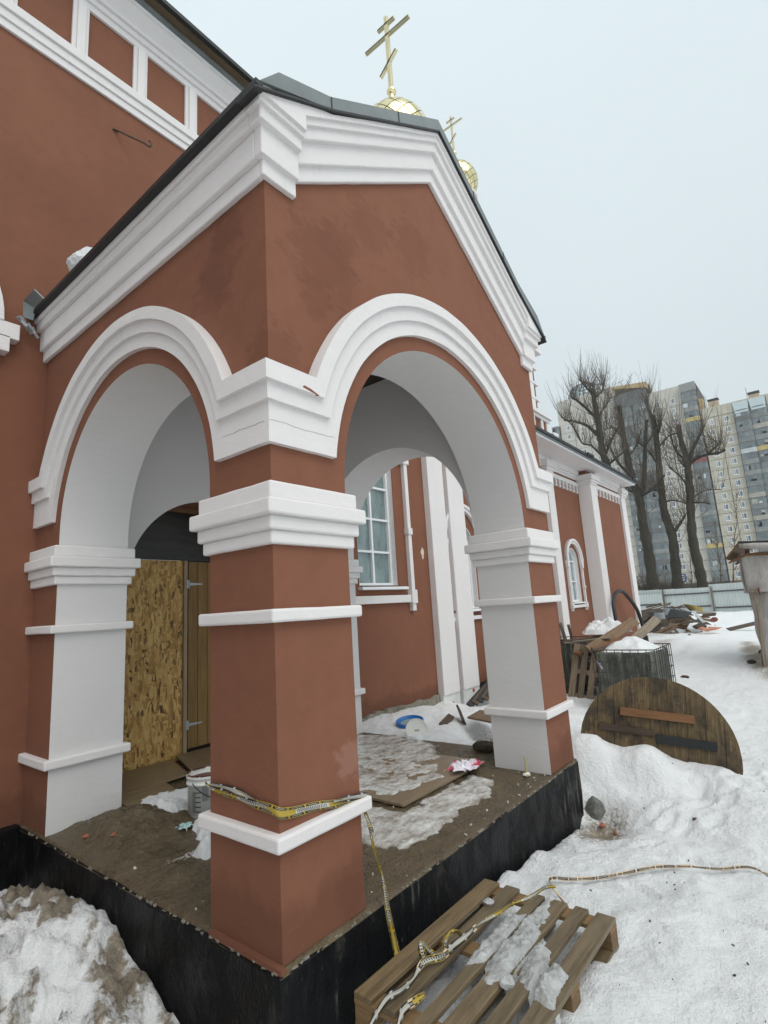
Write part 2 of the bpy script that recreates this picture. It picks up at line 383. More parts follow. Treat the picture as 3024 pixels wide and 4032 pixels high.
def gold():
    m, nt, b = nmat('gilded_tile'); b.inputs['Metallic'].default_value = 1.0; b.inputs['Roughness'].default_value = 0.13
    v = coords(nt, 'World'); nt.links.new(ramp(nt, noise(nt, v, 2.5, 3), [(0.3, (0.76,0.64,0.33)), (0.7, (0.86,0.76,0.46))]), b.inputs['Base Color']); return m
M['gold'] = gold()
M['seam'] = simple('dark_dome_seam', (0.05,0.035,0.012), 0.5, 0.2, 9, metal=0.5)
M['goldframe'] = simple('gilded_bar', (0.68,0.60,0.38), 0.3, 0.05, 3, metal=0.75)
M['crossdark'] = simple('dark_cross_edge', (0.05,0.042,0.03), 0.4, 0.2, 3, metal=0.6)

# ------------------------------------------------------------------ the ground: snow over a building site
CP = np.array([(3.75,-0.1,-.50),(3.5,-.25,-.54),(3.1,-.15,-.48),(2.85,-.1,-.45),(2.2,-.1,-.38),(1.8,-.1,-.33),(2.4,-.7,-.40),(3.0,-1.0,-.40),(0.2,-.2,-.47),(0.9,-.5,-.36),(1.4,-.6,-.335),(1.0,-1.05,-.29),(1.5,-1.0,-.32),(1.7,-.5,-.35),
 (3.0,-1.55,-.40),(2.0,-1.6,-.38),(1.0,-1.6,-.36),(0.,-1.5,-.42),(-1.7,-2.1,-.5),(4.15,0.45,.17),(4.2,0.1,.10),(4.35,-.4,.0),(4.55,-1.0,-.20),(4.8,-1.4,-.33),(4.0,-.9,-.34),(3.9,-.35,-.32),(4.9,.4,-.10),(5.2,-.5,-.3),
 (5.5,-2.5,-.42),(6.5,.8,-.36),(6.2,-1.0,-.42),(7.9,.6,-.45),(8,-1.5,-.42),(9.3,1.6,-.42),(9.4,2.8,-.4),(12,0,-.36),(12,2.6,-.3),(15,1.2,-.2),(17,2.3,.0),(20,2.5,.0),(20,-2,-.25),(28,0,-.2),(28,6,-.2),(45,3,-.15),(45,12,-.1),(60,0,-.3),(13,-1.5,-.25),(15,-2.5,-.2),
 (3.75,2.6,.0),(3.72,1.9,.02),(3.75,1.3,.0),(3.75,.7,-.05),(3.8,.25,-.25),(4.3,2.6,-.05),(4.6,3.1,.0),(5.0,2.3,-.09),(5.3,3.1,-.01),(6.1,3.1,-.06),(6.6,3.0,-.22),(7.4,3.0,-.14),(4.5,1.4,-.12),(5.8,1.8,-.15),(5.4,1.0,-.1),
 (-.12,3.0,-.44),(-.12,2.6,-.33),(-.12,2.2,-.21),(-.12,1.7,-.20),(-.12,1.45,-.20),(-.12,1.18,-.33),(-.12,1.0,-.36),(-.12,.86,-.47),(-.12,.4,-.62),(-.12,-.2,-.64),(-.6,2.9,-.35),(-.5,1.5,-.16),(-1,2,-.12),(-.45,.9,-.30),(-.8,.3,-.36),(-1,0,-.45),(-1.6,1,-.2),(-2.5,2.5,-.2),(0.1,-.5,-.5),
 (-8,-8,-.5),(20,-15,-.4),(-10,3,-.3),(3,-6,-.45),(-30,-30,-.5),(60,-40,-.4),(80,40,-.3),(150,10,-.4)], float)
def ground_z(X, Y):
    X = np.asarray(X, float); Y = np.asarray(Y, float); num = 0; den = 0
    for x, y, z in CP:
        w = 1/((X-x)**2+(Y-y)**2+0.02)**1.7; num = num+w*z; den = den+w
    z = num/den
    far = 1/(1+(np.hypot(X-CAM[0], Y-CAM[1])/14)**2)
    left = sstep(0.02, -0.25, X)*sstep(3.5, 3.0, Y)*sstep(-0.9, 0.1, Y)
    z = z+(fbm(X*0.9, Y*0.9, 3, 5)-.5)*0.10
    z = z+(fbm(X*4.2, Y*4.2, 3, 11)-.5)*0.07*far
    z = z+(fbm(X*17, Y*17, 3, 21)-.5)*0.026*far
    rid = 1-np.abs(2*fbm((X+Y)*1.7, (Y-X)*4.2, 5, 31, .55)-1)
    z = z+left*((rid-.72)*0.26+(fbm(X*11, Y*11, 4, 41, .6)-.5)*0.20)
    # trodden hollows to the right of the porch
    for hx, hy, r, d in ((3.55,-.28,.28,.06),(4.05,-.55,.22,.07),(4.25,-.95,.2,.05),(3.5,-.9,.2,.04),(2.6,-1.35,.25,.03),(5.0,1.62,.36,.30),(4.7,1.55,.25,.2),(1.62,-1.05,.12,.03)):
        z = z-d*np.exp(-((X-hx)**2+(Y-hy)**2)/r**2*1.4)
    rs = np.random.RandomState(5)
    for k in range(34):
        t = (k//2)/16.0
        if k < 22: px, py, an = 5.8-2.4*t*1.5+rs.uniform(-.08,.08), -1.9+1.15*t*1.5+rs.uniform(-.1,.1)+(.14 if k % 2 else -.14), 2.65+rs.uniform(-.2,.2)
        else: px, py, an = rs.uniform(1.9,4.8), rs.uniform(-1.9,-.7), rs.uniform(0,3.1)
        ux = (X-px)*math.cos(an)+(Y-py)*math.sin(an); uy = -(X-px)*math.sin(an)+(Y-py)*math.cos(an)
        rr = np.sqrt((ux/.15)**2+(uy/.062)**2)
        z = z-.030*sstep(1.05, .70, rr)+.010*np.exp(-((rr-1.25)/.2)**2)
    inside = sstep(-.08, .05, X)*sstep(3.60, 3.45, X)*sstep(-.10, .04, Y)*sstep(3.6, 3.3, Y)
    z = z*(1-inside)+np.minimum(z, -.7)*inside
    bl = sstep(3.2, 3.45, Y)*sstep(19, 18.3, X)*sstep(-14, -13, X)*sstep(16, 15, Y)
    return z*(1-bl)+(-.9)*bl
def ground_dirt(X, Y):
    left = sstep(0.05, -0.15, X)*sstep(-1.2, -0.2, Y)
    d = left*np.clip((fbm((X+Y)*1.9+3, (Y-X)*5.0, 5, 51, .6)-.40)*4.2, 0, .85)
    d = d+left*0.16*sstep(-.3, -.03, X)
    for hx, hy, rx, ry, a in ((3.42,-.24,.40,.22,.95),(3.75,-.02,.15,.12,.5),(2.7,-.12,1.0,.06,.45),(12.4,-1.15,.9,.38,.9),(13.6,-.85,1.2,.36,.98),(15,-.6,1.3,.38,.98),(16.5,-.35,1.3,.35,.9),(17.8,-.15,1.0,.3,.7),(17,2.0,3.5,.5,.55),(15.5,1.2,3,.25,.4),(5.0,1.6,.36,.3,.9),(0.9,-.55,.6,.35,.45),(1.2,-1.9,.5,.25,.3),(4.8,3.18,1.2,.06,.6),(21,3.2,4,1.5,.6),(11,2.6,3,.5,.5),(8.6,.6,.9,.7,.3)):
        d = np.maximum(d, a*np.exp(-(((X-hx)/rx)**2+((Y-hy)/ry)**2)))
    d = d+0.12*np.clip(fbm(X*.6, Y*.6, 3, 61)-.45, 0, 1)
    return np.clip(d, 0, 1)
def lines(lo, hi, step, g, end0, end1):
    a = list(np.arange(lo, hi, step)); s = step
    while a[-1] < end1: s *= g; a.append(a[-1]+s)
    s = step
    while a[0] > end0: s *= g; a.insert(0, a[0]-s)
    return np.array(a)
def heightfield(name, xs, ys, zf, mat, mask=None, dirtf=None, parent=None, smooth=True):
    X, Y = np.meshgrid(xs, ys); Z = zf(X, Y); nx, ny = len(xs), len(ys)
    co = np.stack([X, Y, Z], -1).reshape(-1, 3)
    idx = np.arange(nx*ny).reshape(ny, nx)
    q = np.stack([idx[:-1,:-1], idx[:-1,1:], idx[1:,1:], idx[1:,:-1]], -1).reshape(-1, 4)
    if mask is not None:
        mk = mask(X, Y).reshape(-1) > 0; q = q[mk[q].sum(1) >= 1]
        used = np.unique(q); rm = -np.ones(len(co), int); rm[used] = np.arange(len(used)); co = co[used]; q = rm[q]
    me = bpy.data.meshes.new(name); me.vertices.add(len(co)); me.vertices.foreach_set('co', co.ravel())
    me.loops.add(len(q)*4); me.loops.foreach_set('vertex_index', q.ravel().astype(np.int32))
    me.polygons.add(len(q)); me.polygons.foreach_set('loop_start', np.arange(len(q), dtype=np.int32)*4)
    me.polygons.foreach_set('use_smooth', np.full(len(q), smooth))
    if dirtf is not None:
        at = me.attributes.new('dirt', 'FLOAT', 'POINT'); at.data.foreach_set('value', dirtf(co[:,0], co[:,1]).astype(np.float32))
    me.update(calc_edges=True); me.validate(); me.materials.append(mat)
    o = bpy.data.objects.new(name, me); COL.objects.link(o)
    if parent is not None: o.parent = parent
    return o
gx = lines(-1.3, 5.6, 0.03, 1.045, -900, 900); gy = lines(-2.4, 3.1, 0.03, 1.045, -900, 900)
ground = heightfield('snow_ground', gx, gy, ground_z, M['snow'], dirtf=ground_dirt); ground['kind'] = 'structure'
def gz(x, y): return float(ground_z(np.array([x]), np.array([y]))[0])

# ------------------------------------------------------------------ the church
church = thing('church', 'terracotta red church with white mouldings, arched porch and gold domes', 'church')
W, D, CW, CL = 3.627, 3.22, 0.558, 0.55
XC, ZS, RA = W/2, 2.26, (W-2*CW)/2
YC, ZSL, RL = 1.634, 2.295, 1.084
def arc(cx, cz, r, a0, a1, n=48): return [(cx+r*math.cos(a0+(a1-a0)*i/n), cz+r*math.sin(a0+(a1-a0)*i/n)) for i in range(n+1)]
def two_tone(o, fn):
    me = o.data
    for p in me.polygons: p.material_index = fn(p.normal, p.center)
# porch walls (red outside, white in the arches and inside)
pf = [(0,0),(CW,0)] + arc(XC, ZS, RA, math.pi, 0) + [(W-CW,0),(W,0),(W,4.38),(XC,5.52),(0,4.38)]
o = MB().prism([pf], 'xz', 0, CL).build('porch_wall', [M['red'], M['whiteshade']], church)
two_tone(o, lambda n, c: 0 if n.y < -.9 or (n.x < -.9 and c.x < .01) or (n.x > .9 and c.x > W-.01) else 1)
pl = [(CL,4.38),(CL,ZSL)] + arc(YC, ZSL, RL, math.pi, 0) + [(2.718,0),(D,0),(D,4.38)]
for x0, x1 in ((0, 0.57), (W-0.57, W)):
    o = MB().prism([pl], 'yz', x0, x1).build('porch_wall', [M['red'], M['whiteshade']], church)
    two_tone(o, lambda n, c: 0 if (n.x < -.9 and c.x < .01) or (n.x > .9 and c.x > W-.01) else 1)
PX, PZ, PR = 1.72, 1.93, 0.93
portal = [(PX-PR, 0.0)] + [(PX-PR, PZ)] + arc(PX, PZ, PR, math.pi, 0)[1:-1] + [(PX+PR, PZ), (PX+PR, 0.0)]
MB().prism([[(0.57,0.0)] + portal + [(W-0.57,0.0),(W-0.57,4.25),(0.57,4.25)]], 'xz', D-.03, D-.001).build('porch_inner_wall', M['whiteshade'], church)
MB().box(0.3, W-.3, 0.3, D, 4.25, 4.33).build('porch_ceiling', M['ceil'], church)
# archivolts with stepped imposts
def arch_layer(xc, zs, ri, ro, xl, xr, zlo, zhi, n=56):
    a = math.asin((zlo-zs)/ri); b = math.asin((zhi-zs)/ro)
    return [(xl,zlo)] + arc(xc, zs, ri, math.pi-a, a, n) + [(xr,zlo),(xr,zhi)] + arc(xc, zs, ro, b, math.pi-b, n) + [(xl,zhi)]
LAY = ((1.362,2.42,.036), (1.465,2.64,.062), (1.56,2.735,.092))
for k, (ri, zlo, p) in enumerate(LAY):
    poly = arch_layer(XC, ZS, ri, 1.65, -p, W+p, zlo, 2.84)
    MB().prism([poly], 'xz', -p, 0.0).build('archivolt', M['white'], church, bevel=.008)
LAYL = ((1.19,2.42,.036), (1.285,2.64,.062), (1.365,2.735,.092))
for k, (ri, zlo, p) in enumerate(LAYL):
    poly = arch_layer(YC, ZSL, ri, 1.45, 0.0, D, zlo, 2.84)
    MB().prism([poly], 'yz', -p, 0.0).build('archivolt', M['white'], church, bevel=.008)
    MB().prism([poly], 'yz', W, W+p).build('archivolt', M['white'], church, bevel=.008)
# capitals and bands round the four piers
PIERS = ((0,CW,0,CL,0), (W-CW,W,0,CL,0), (0,0.57,2.718,D+.02,1), (W-0.57,W,2.718,D+.02,1))
for x0, x1, y0, y1, half in PIERS:
    def ring(name, p, z0, z1, bev=.012):
        return MB().box(x0-p, x1+p, y0-p, y1+(0 if half else p), z0, z1).build(name, M['white'], church, bevel=bev)
    cap = ring('capital', .030, 1.89, 1.962)
    for p, z0, z1 in ((.052,1.960,2.034), (.085,2.032,2.118), (.048,2.116,2.212)):
        ring('capital_course', p, z0, z1).parent = cap
    ring('band', .048, 1.50, 1.566); ring('band', .048, .475, .545)
# cornice of eaves and gable
SL = 0.66
def rake(z_apex, x): return z_apex-SL*abs(XC-x)
CORN = ((.036,4.00,5.165,4.10), (.068,4.10,5.272,4.28), (.104,4.28,5.425,4.36), (.128,4.36,5.51,4.42), (.148,4.395,5.56,4.45))
for p, zh, za, zt in CORN:
    xr = .215
    top = [(W+p,4.40),(W-.45,4.70),(XC,5.60),(.45,4.70),(-p,4.40)]
    if zh >= 4.39: top = [(W+p,4.43),(W-.45,4.70),(XC,5.60),(.45,4.70),(-p,4.43)]
    poly = [(-p,zh),(xr,zh),(xr,rake(za,xr)),(XC,za),(W-xr,rake(za,xr)),(W-xr,zh),(W+p,zh)] + top
    MB().prism([poly], 'xz', -p, 0.0).build('gable_cornice', M['white'], church, bevel=.008)
    for xa, xb in ((-p,0.0),(W,W+p)):
        MB().box(xa, xb, 0.0, D, zh, zt).build('eaves_cornice', M['white'], church, bevel=.008)
# porch roof: sheet-metal slopes, verge upstand, black eaves edge
topl = [(-.175,4.40),(-.01,4.607),(.424,4.80),(XC,5.715)]
botl = [(-.15,4.43),(.47,4.725),(XC,5.60)]
mir = lambda pts: [(W-x, z) for x, z in reversed(pts)]
MB().prism([topl + mir(topl)[1:] + [(W+.15,4.43),(W-.47,4.725),(XC,5.60),(.47,4.725),(-.15,4.43)]], 'xz', -.165, D).build('porch_roof', M['zinc'], church, bevel=.004)
for sx in (1, -1):
    m_ = MB()
    for y0, y1 in ((-.168, D),):
        a, b = (-.18, -.13) if sx == 1 else (W+.13, W+.18)
        m_.box(a, b, y0, y1, 4.390, 4.425)
    m_.build('eaves_edge', M['roofblack'], church)
xs_ = [-.19, .45, XC, W-.45, W+.19]; zs_ = [4.355, 4.706, 5.588, 4.706, 4.355]
m_ = MB(); m_.prism([[(x, z+.016) for x, z in zip(xs_, zs_)] + [(x, z) for x, z in zip(reversed(xs_), reversed(zs_))]], 'xz', -.170, -.01); m_.build('verge_drip', M['roofblack'], church)
for xk in (.43, XC-.62, XC+.55, 2.9):      # sheet seams on the verge
    i = 0
    zt = np.interp(xk, [p[0] for p in topl + mir(topl)[1:]], [p[1] for p in topl + mir(topl)[1:]])
    zb = np.interp(xk, xs_, zs_)
    MB().box(xk-.004, xk+.004, -.169, -.164, zb+.02, zt-.004).build('roof_seam', M['roofblack'], church)
# folded gutter end at the back of the left eaves
m_ = MB(); m_.add([(-.17,3.06,4.43),(-.25,3.12,4.50),(-.24,3.14,4.35),(-.17,3.1,4.33),(-.17,2.85,4.43),(-.24,2.9,4.52)], [(0,1,2,3),(0,4,5,1)])
m_.build('gutter_end', M['zinc'], church, recalc=False).modifiers.new('t', 'SOLIDIFY').thickness = .012
m_ = MB(); rnd = random.Random(3)
for i in range(5): m_.obox(Matrix.Translation((-.26+.03*i, 3.12, 4.31-.025*i)) @ Euler((rnd.random(),rnd.random(),rnd.random())).to_matrix().to_4x4(), .03, .03, .012)
m_.build('crumpled_flashing', M['galv'], church)
# porch base
roughen(MB().box(-.035, W+.03, -.03, D+.1, -1.2, -.012).build('porch_plinth', M['bitumen'], church, bevel=.012), .10, .008, 5.0)
MB().box(-13, -.03, 3.14, 3.6, -1.2, .015).build('plinth', M['bitumen'], church, bevel=.01)
m_ = MB(); rnd = random.Random(5)           # chipped render strip left along the plinth edge
for k in range(45):
    y = rnd.uniform(.0, 3.0); m_.obox(Matrix.Translation((-.03, y, -.010+rnd.uniform(-.006,.004))) @ Euler((0,0,rnd.uniform(-.4,.4))).to_matrix().to_4x4(), rnd.uniform(.003,.007), rnd.uniform(.003,.016), rnd.uniform(.002,.006))
for k in range(70):
    x = rnd.uniform(.0, W); m_.obox(Matrix.Translation((x, -.026, -.010+rnd.uniform(-.006,.004))) @ Euler((0,0,rnd.uniform(-.4,.4))).to_matrix().to_4x4(), rnd.uniform(.003,.016), rnd.uniform(.003,.006), rnd.uniform(.002,.006))
o = m_.build('edge_crumbs', M['concrete'], church); o['kind'] = 'stuff'
MB().box(-.032, -.001, -.028, .52, -.011, .012).build('base_strip', M['red'], church)
# mud floor of the porch
def floor_z(X, Y):
    mound = .13*np.exp(-(((X-.42)/.34)**2+((Y-2.22)/.42)**2))+.05*np.exp(-(((X-.35)/.25)**2+((Y-1.2)/.35)**2))
    edge = np.minimum.reduce([X+.03, Y+.03, W+.03-X])
    z = .0+(fbm(X*3, Y*3, 3, 71)-.5)*.016+(mound*(.7+.9*fbm(X*9, Y*9, 4, 73))+(fbm(X*22, Y*22, 3, 75)-.5)*(.012+.42*mound))*sstep(0, .25, edge)
    return np.where(edge < .012, -.02, z)
heightfield('porch_floor', np.linspace(-.035, W+.03, 260), np.linspace(-.03, 4.0, 280), floor_z, M['mud'], parent=church)
def fz(x, y): return float(floor_z(np.array([x]), np.array([y]))[0])
# main wall with its openings
def archwin(xc, hw, z0, zsp, n=20): return [(xc-hw, z0), (xc+hw, z0)] + arc(xc, zsp, hw, 0, math.pi, n)
BW = (4.75, .47, 1.90, 4.0); W2 = (7.35, .47, 1.45, 2.62); LW = (-1.38, .55, 1.9, 4.0)
portal_h = [(x, max(z, -.02)) for x, z in portal]
mw = [(-13,-.9),(7.42,-.9),(7.42,8.7),(-13,8.7)]
MB().prism([mw, portal_h, archwin(*BW), archwin(*LW)], 'xz', D, D+.58).build('main_wall', [M['red']], church)
def window(win, bars_x, bars_z, y, sill=None, arch_only=None):
    xc, hw, z0, zsp = win
    fw = .045
    outer = archwin(xc, hw, z0, zsp); inner = archwin(xc, hw-fw, z0+fw, zsp)
    f = MB().prism([outer, inner], 'xz', y-.03, y+.04).build('window', M['pvc'], church)
    MB().prism([archwin(xc, hw-.01, z0+.01, zsp)], 'xz', y+.02, y+.03).build('pane', M['filmglass'], f)
    zt = zsp+hw
    for bx in bars_x: MB().box(bx-.02, bx+.02, y-.025, y+.03, z0+.02, zt-.05 if abs(bx-xc) < .1 else zsp+.2).build('glazing_bar', M['pvc'], f)
    for bz in bars_z: MB().box(xc-hw+.02, xc+hw-.02, y-.022, y+.028, bz-.016, bz+.016).build('glazing_bar', M['pvc'], f)
    MB().prism([archwin(xc, hw+.012, z0-.012, zsp), archwin(xc, hw-.004, z0+.004, zsp)], 'xz', D-.0 if arch_only is None else arch_only, y+.05).build('reveal', M['white'], f)
    if sill: MB().box(*sill).build('sill', M['pvc'], f, bevel=.006)
    return f
window(BW, [4.75], [2.44, 2.97, 3.50, 4.0], D+.12, (4.25,5.40,D-.09,D+.09,1.83,1.875))
window(LW, [-1.38], [2.44, 2.97, 3.50, 4.0], D+.12, (-1.95,-.75,D-.09,D+.09,1.83,1.875))
# window surround of the big window and of the one beyond the left edge
def surround(xc, hw, z0, zcap, r_sp, y=D, depth=.075, sc=1.0, eb=(.085,.115)):
    for s in (-1, 1):
        x = xc+s*(hw+.33*sc); sw = .045*sc
        MB().box(x-sw, x+sw, y-depth, y, z0+.2*sc, zcap).build('window_colonnette', M['white'], church, bevel=.006)
        for za, zb, e in ((z0,z0+.22*sc,.075),(zcap*.5+z0*.5-.05*sc,zcap*.5+z0*.5+.06*sc,.06),(zcap-.02,zcap+.13*sc,eb[0]),(zcap+.11*sc,zcap+.26*sc,eb[1])):
            MB().box(x-e*sc, x+e*sc, y-depth-.02, y, za, zb).build('colonnette_block', M['white'], church, bevel=.006)
        MB().box(x-.05*sc, x+.05*sc, y-depth, y, z0-.12*sc, z0).build('colonnette_foot', M['white'], church, bevel=.006)
    MB().box(xc-hw-.33*sc, xc+hw+.33*sc, y-depth+.01, y, z0+.02*sc, z0+.14*sc).build('window_string', M['white'], church, bevel=.006)
    zc = zcap+.26*sc
    for ri, ro, p in ((hw+.23*sc, hw+.44*sc, depth), (hw+.34*sc, hw+.44*sc, depth+.03)):
        MB().prism([arc(xc, zc, ro, 0, math.pi, 28)+arc(xc, zc, ri, math.pi, 0, 28)], 'xz', y-p, y).build('window_hood', M['white'], church, bevel=.006)
surround(4.75, .47, 1.60, 4.0, 0)
surround(-1.38, .55, 1.60, 3.98, 0, depth=.10, eb=(.165,.235))
# frieze of panels under the roof
for p, z0, z1 in ((.030,7.34,7.43), (.050,7.43,7.53), (.075,7.53,7.635)):
    MB().box(-13, 7.46, D-p, D, z0, z1).build('frieze_course', M['white'], church, bevel=.006)
for k in range(-12, 10):
    x = .137+.666*k
    s_ = MB().box(x-.083, x+.083, D-.035, D, 7.635, 8.299).build('frieze_strip', M['white'], church, bevel=.005)
    MB().box(x-.042, x+.042, D-.063, D-.035, 7.636, 8.298).build('raised_fillet', M['white'], s_, bevel=.005)
for p, z0, z1 in ((.035,8.30,8.40), (.065,8.38,8.46), (.10,8.45,8.52)):
    MB().box(-13, 7.5, D-p, D, z0, z1).build('main_cornice', M['white'], church, bevel=.006)
MB().prism([[(D-.10,8.50),(D-.21,8.62),(D-.21,8.66),(D+.1,8.66)]], 'yz', -13, 7.5).build('main_cornice', M['white'], church)
MB().box(-13, 7.5, D-.235, D-.205, 8.62, 8.665).build('drip_edge', M['drip'], church)
MB().box(-13, 7.55, D-.29, D-.236, 8.66, 8.685).build('drip_edge', M['zinc'], church)
MB().box(-13, 7.6, D-.38, D-.25, 8.685, 8.71).build('soffit_board', M['brownsoffit'], church)
MB().prism([[(D-.44,8.70),(D+5,10.6),(D+5,10.68),(D-.44,8.755)]], 'yz', -13.2, 7.7).build('main_roof', M['roofblack'], church)
# pilasters at the corner of the main block
for x0, x1 in ((6.15,6.66),(6.80,7.36)):
    MB().box(x0, x1, D-.13, D, .03, 7.34).build('pilaster', M['white'], church, bevel=.01)
MB().box(6.14, 6.67, D-.11, D, -.6, .03).build('insulation_base', M['foam'], church)
MB().box(6.79, 7.37, D-.11, D, -.6, .03).build('insulation_base', M['foam'], church)
for x, z in ((6.42,-.13),(7.14,-.02)):
    m_ = MB().lathe([(0,0),(.03,0),(.03,.012),(0,.012)], 12); b_ = m_.build('anchor_cap', simple('red_cap_%d' % int(x), (0.40,0.03,0.04), .5, .1), church, loc=(x, D-.111, z)); b_.rotation_euler = (math.pi/2,0,0)
MB().box(6.10, 6.13, D-.06, D, -.6, .05).build('rough_concrete', M['concrete'], church)
# broken mortar strip along the foot of the wall
def strip(name, x0, x1, zf, mat, amp, y=D-.05, z_low=-.5, seed=1, n=70):
    xs = np.linspace(x0, x1, n); top = [(x, zf(x)+amp*(float(fbm(np.array([x*6.]), np.array([seed*3.3]), 3, seed)[0])-.5)*2) for x in xs]
    return MB().prism([[(x0, z_low)] + [(x1, z_low)] + list(reversed(top))], 'xz', y, D+.02).build(name, mat, church)
strip('rough_footing', 3.66, 6.14, lambda x: .06-.01*(x-3.6), M['concrete'], .05, seed=7)
strip('rough_footing', 7.4, 12, lambda x: .05, M['bitumen'], .02, seed=9)
# chipped plaster by the pilaster
m_ = MB(); rnd = random.Random(9); pts = [(5.99+.045*math.cos(a)*(1+rnd.uniform(-.4,.5)), 2.47+.09*math.sin(a)*(1+rnd.uniform(-.4,.5))) for a in np.linspace(0, 2*math.pi, 14)[:-1]]
m_.prism([pts], 'xz', D-.004, D+.002); m_.build('plaster_chip', simple('bare_plaster', (.62,.56,.46), .9, .1, 20), church)

crk = simple('crack_shadow', (.40,.385,.37), .9, .1, 9)
rnd = random.Random(17)
xs = np.linspace(-.034, .45, 26); zz = 2.535+np.cumsum([rnd.uniform(-.004,.0035) for _ in xs])
MB().prism([[(x, z) for x, z in zip(xs, zz)]+[(x, z-.003) for x, z in reversed(list(zip(xs, zz)))]], 'xz', -.0372, -.035).build('crack', crk, church)
ys = np.linspace(0, .36, 20); zz = 2.535+np.cumsum([rnd.uniform(-.003,.003) for _ in ys])
MB().prism([[(x, z) for x, z in zip(ys, zz)]+[(x, z-.003) for x, z in reversed(list(zip(ys, zz)))]], 'yz', -.0372, -.035).build('crack', crk, church)
MB().prism([[(.155,2.752),(.20,2.745),(.27,2.734),(.285,2.737),(.22,2.758),(.17,2.765)]], 'xz', -.0935, -.08).build('plaster_chip', M['red'], church)

for q in [c for c in bpy.data.objects if c.type == 'MESH' and c.name.split('.')[0] in ('archivolt','gable_cornice','eaves_cornice','capital','capital_course','band')]: roughen(q)

# ------------------------------------------------------------------ lower wing with pilasters, corbel table, window
Y1, Y2 = D+.0, 2.92
A1 = (13.42, .36, 1.42, 2.55)
MB().prism([[(7.42,-.9),(14.63,-.9),(14.63,5.5),(7.42,5.5)], archwin(*W2), archwin(*A1)], 'xz', Y1+.005, Y1+.5).build('wing_wall', M['red'], church)
window((W2[0],W2[1],W2[2],W2[3]), [7.35], [1.85,2.25,2.62], D+.13, (6.8,7.9,D-.09,D+.09,1.385,1.43))
window(A1, [13.42], [1.98,2.55], D+.12, (12.98,13.88,D-.08,D+.09,1.36,1.40))
MB().box(14.63, 18.4, Y2, Y2+.6, -.9, 5.5).build('wing_wall', M['red'], church)
MB().box(18.0, 18.38, Y2+.3, 12, -.9, 5.5).build('wing_wall', M['red'], church)
for x0, x1, y0, y1 in ((11.90,12.33,D-.12,D+.01),(14.62,15.18,2.82,D-.002),(17.95,18.44,2.84,3.3)):
    MB().box(x0, x1, y0, y1, .02 if x0 > 14 else -.2, 5.02).build('pilaster', M['white'], church, bevel=.012)
    for p, z0, z1 in ((.03,4.90,4.96),(.06,4.96,5.04),(.10,5.04,5.20)):
        MB().box(x0-p, x1+p, y0-p, y1, z0, z1).build('pilaster_cap', M['white'], church, bevel=.008)
for x0, x1, yy in ((7.42,14.62,D),(15.18,17.95,Y2)):
    for p, z0, z1 in ((.03,5.06,5.13),(.06,5.13,5.20),(.10,5.20,5.34)):
        MB().box(x0, x1, yy-p, yy+.01, z0, z1).build('wing_cornice', M['white'], church, bevel=.006)
MB().box(7.45, 18.5, 2.50, D+.3, 5.34, 5.38).build('wing_soffit', M['white'], church)
MB().box(7.45, 18.55, 2.475, 2.50, 5.335, 5.39).build('drip_edge', M['drip'], church)
MB().box(7.45, 18.6, 2.43, 2.48, 5.39, 5.425).build('drip_edge', M['zinc'], church)
MB().prism([[(2.40,5.425),(8,7.3),(8,7.4),(2.40,5.50)]], 'yz', 7.45, 18.65).build('wing_roof', M['roofblack'], church)
for x in (13.3, 18.0): MB().box(x, x+.5, 2.36, 2.5, 5.47, 5.53).build('snow_guard', M['roofblack'], church)
for (x0, x1, yy, n) in ((12.36,14.58,D,8),(15.22,17.92,Y2,8)):
    bnd = MB().box(x0, x1, yy-.05, yy+.01, 4.86, 4.98).build('corbel_band', M['white'], church, bevel=.006)
    pitch = (x1-x0)/n
    co = MB(); co.box(-.045,.045,-.05,.01,-.10,.0); co.box(-.075,.075,-.05,.01,-.055,-.02); co.box(-.03,.03,-.05,.01,-.17,-.10); co.box(-.05,.05,-.05,.01,-.22,-.16)
    c0 = co.build('corbel', M['white'], bnd)
    for k in range(n):
        (c0 if k == 0 else link_copy(c0, bnd)).location = (x0+pitch*(k+.5), yy, 4.862)
surround(13.42, .36, 1.24, 2.38, 0, sc=.62, depth=.07)
surround(7.35, .47, 1.22, 2.60, 0, sc=.6, depth=.07)

# tall middle block carrying the domes
MB().box(7.6, 17.55, 5.0, 13, 4.5, 8.3).build('tower_wall', M['red'], church)
MB().box(7.8, 17.05, 5.1, 12.8, 8.3, 10.8).build('tower_wall', M['red'], church)
MB().box(16.1, 16.72, 5.02, 5.1, 8.3, 10.8).build('pilaster', M['white'], church)
for z in (8.92, 9.55, 10.2):
    MB().box(7.7, 17.14, 5.0, 12.9, z-.05, z+.05).build('string_course', M['white'], church)
for p, z0, z1 in ((.08,8.1,8.22),(.16,8.22,8.36)):
    MB().box(7.6-p, 17.55+p, 5.0-p, 13, z0, z1).build('string_course', M['white'], church)
for x in (16.2, 16.95, 17.45): MB().box(x-.09, x+.09, 4.95, 5.0, 5.5, 8.1).build('frieze_strip', M['white'], church)
MB().box(7.5, 17.3, 4.8, 13.2, 10.78, 11.0).build('tower_cornice', M['white'], church)
MB().prism([[(8.2,11.0),(16.6,11.0),(12.4,11.7)]], 'xz', 5.4, 13.0).build('tower_roof', M['zinc'], church)

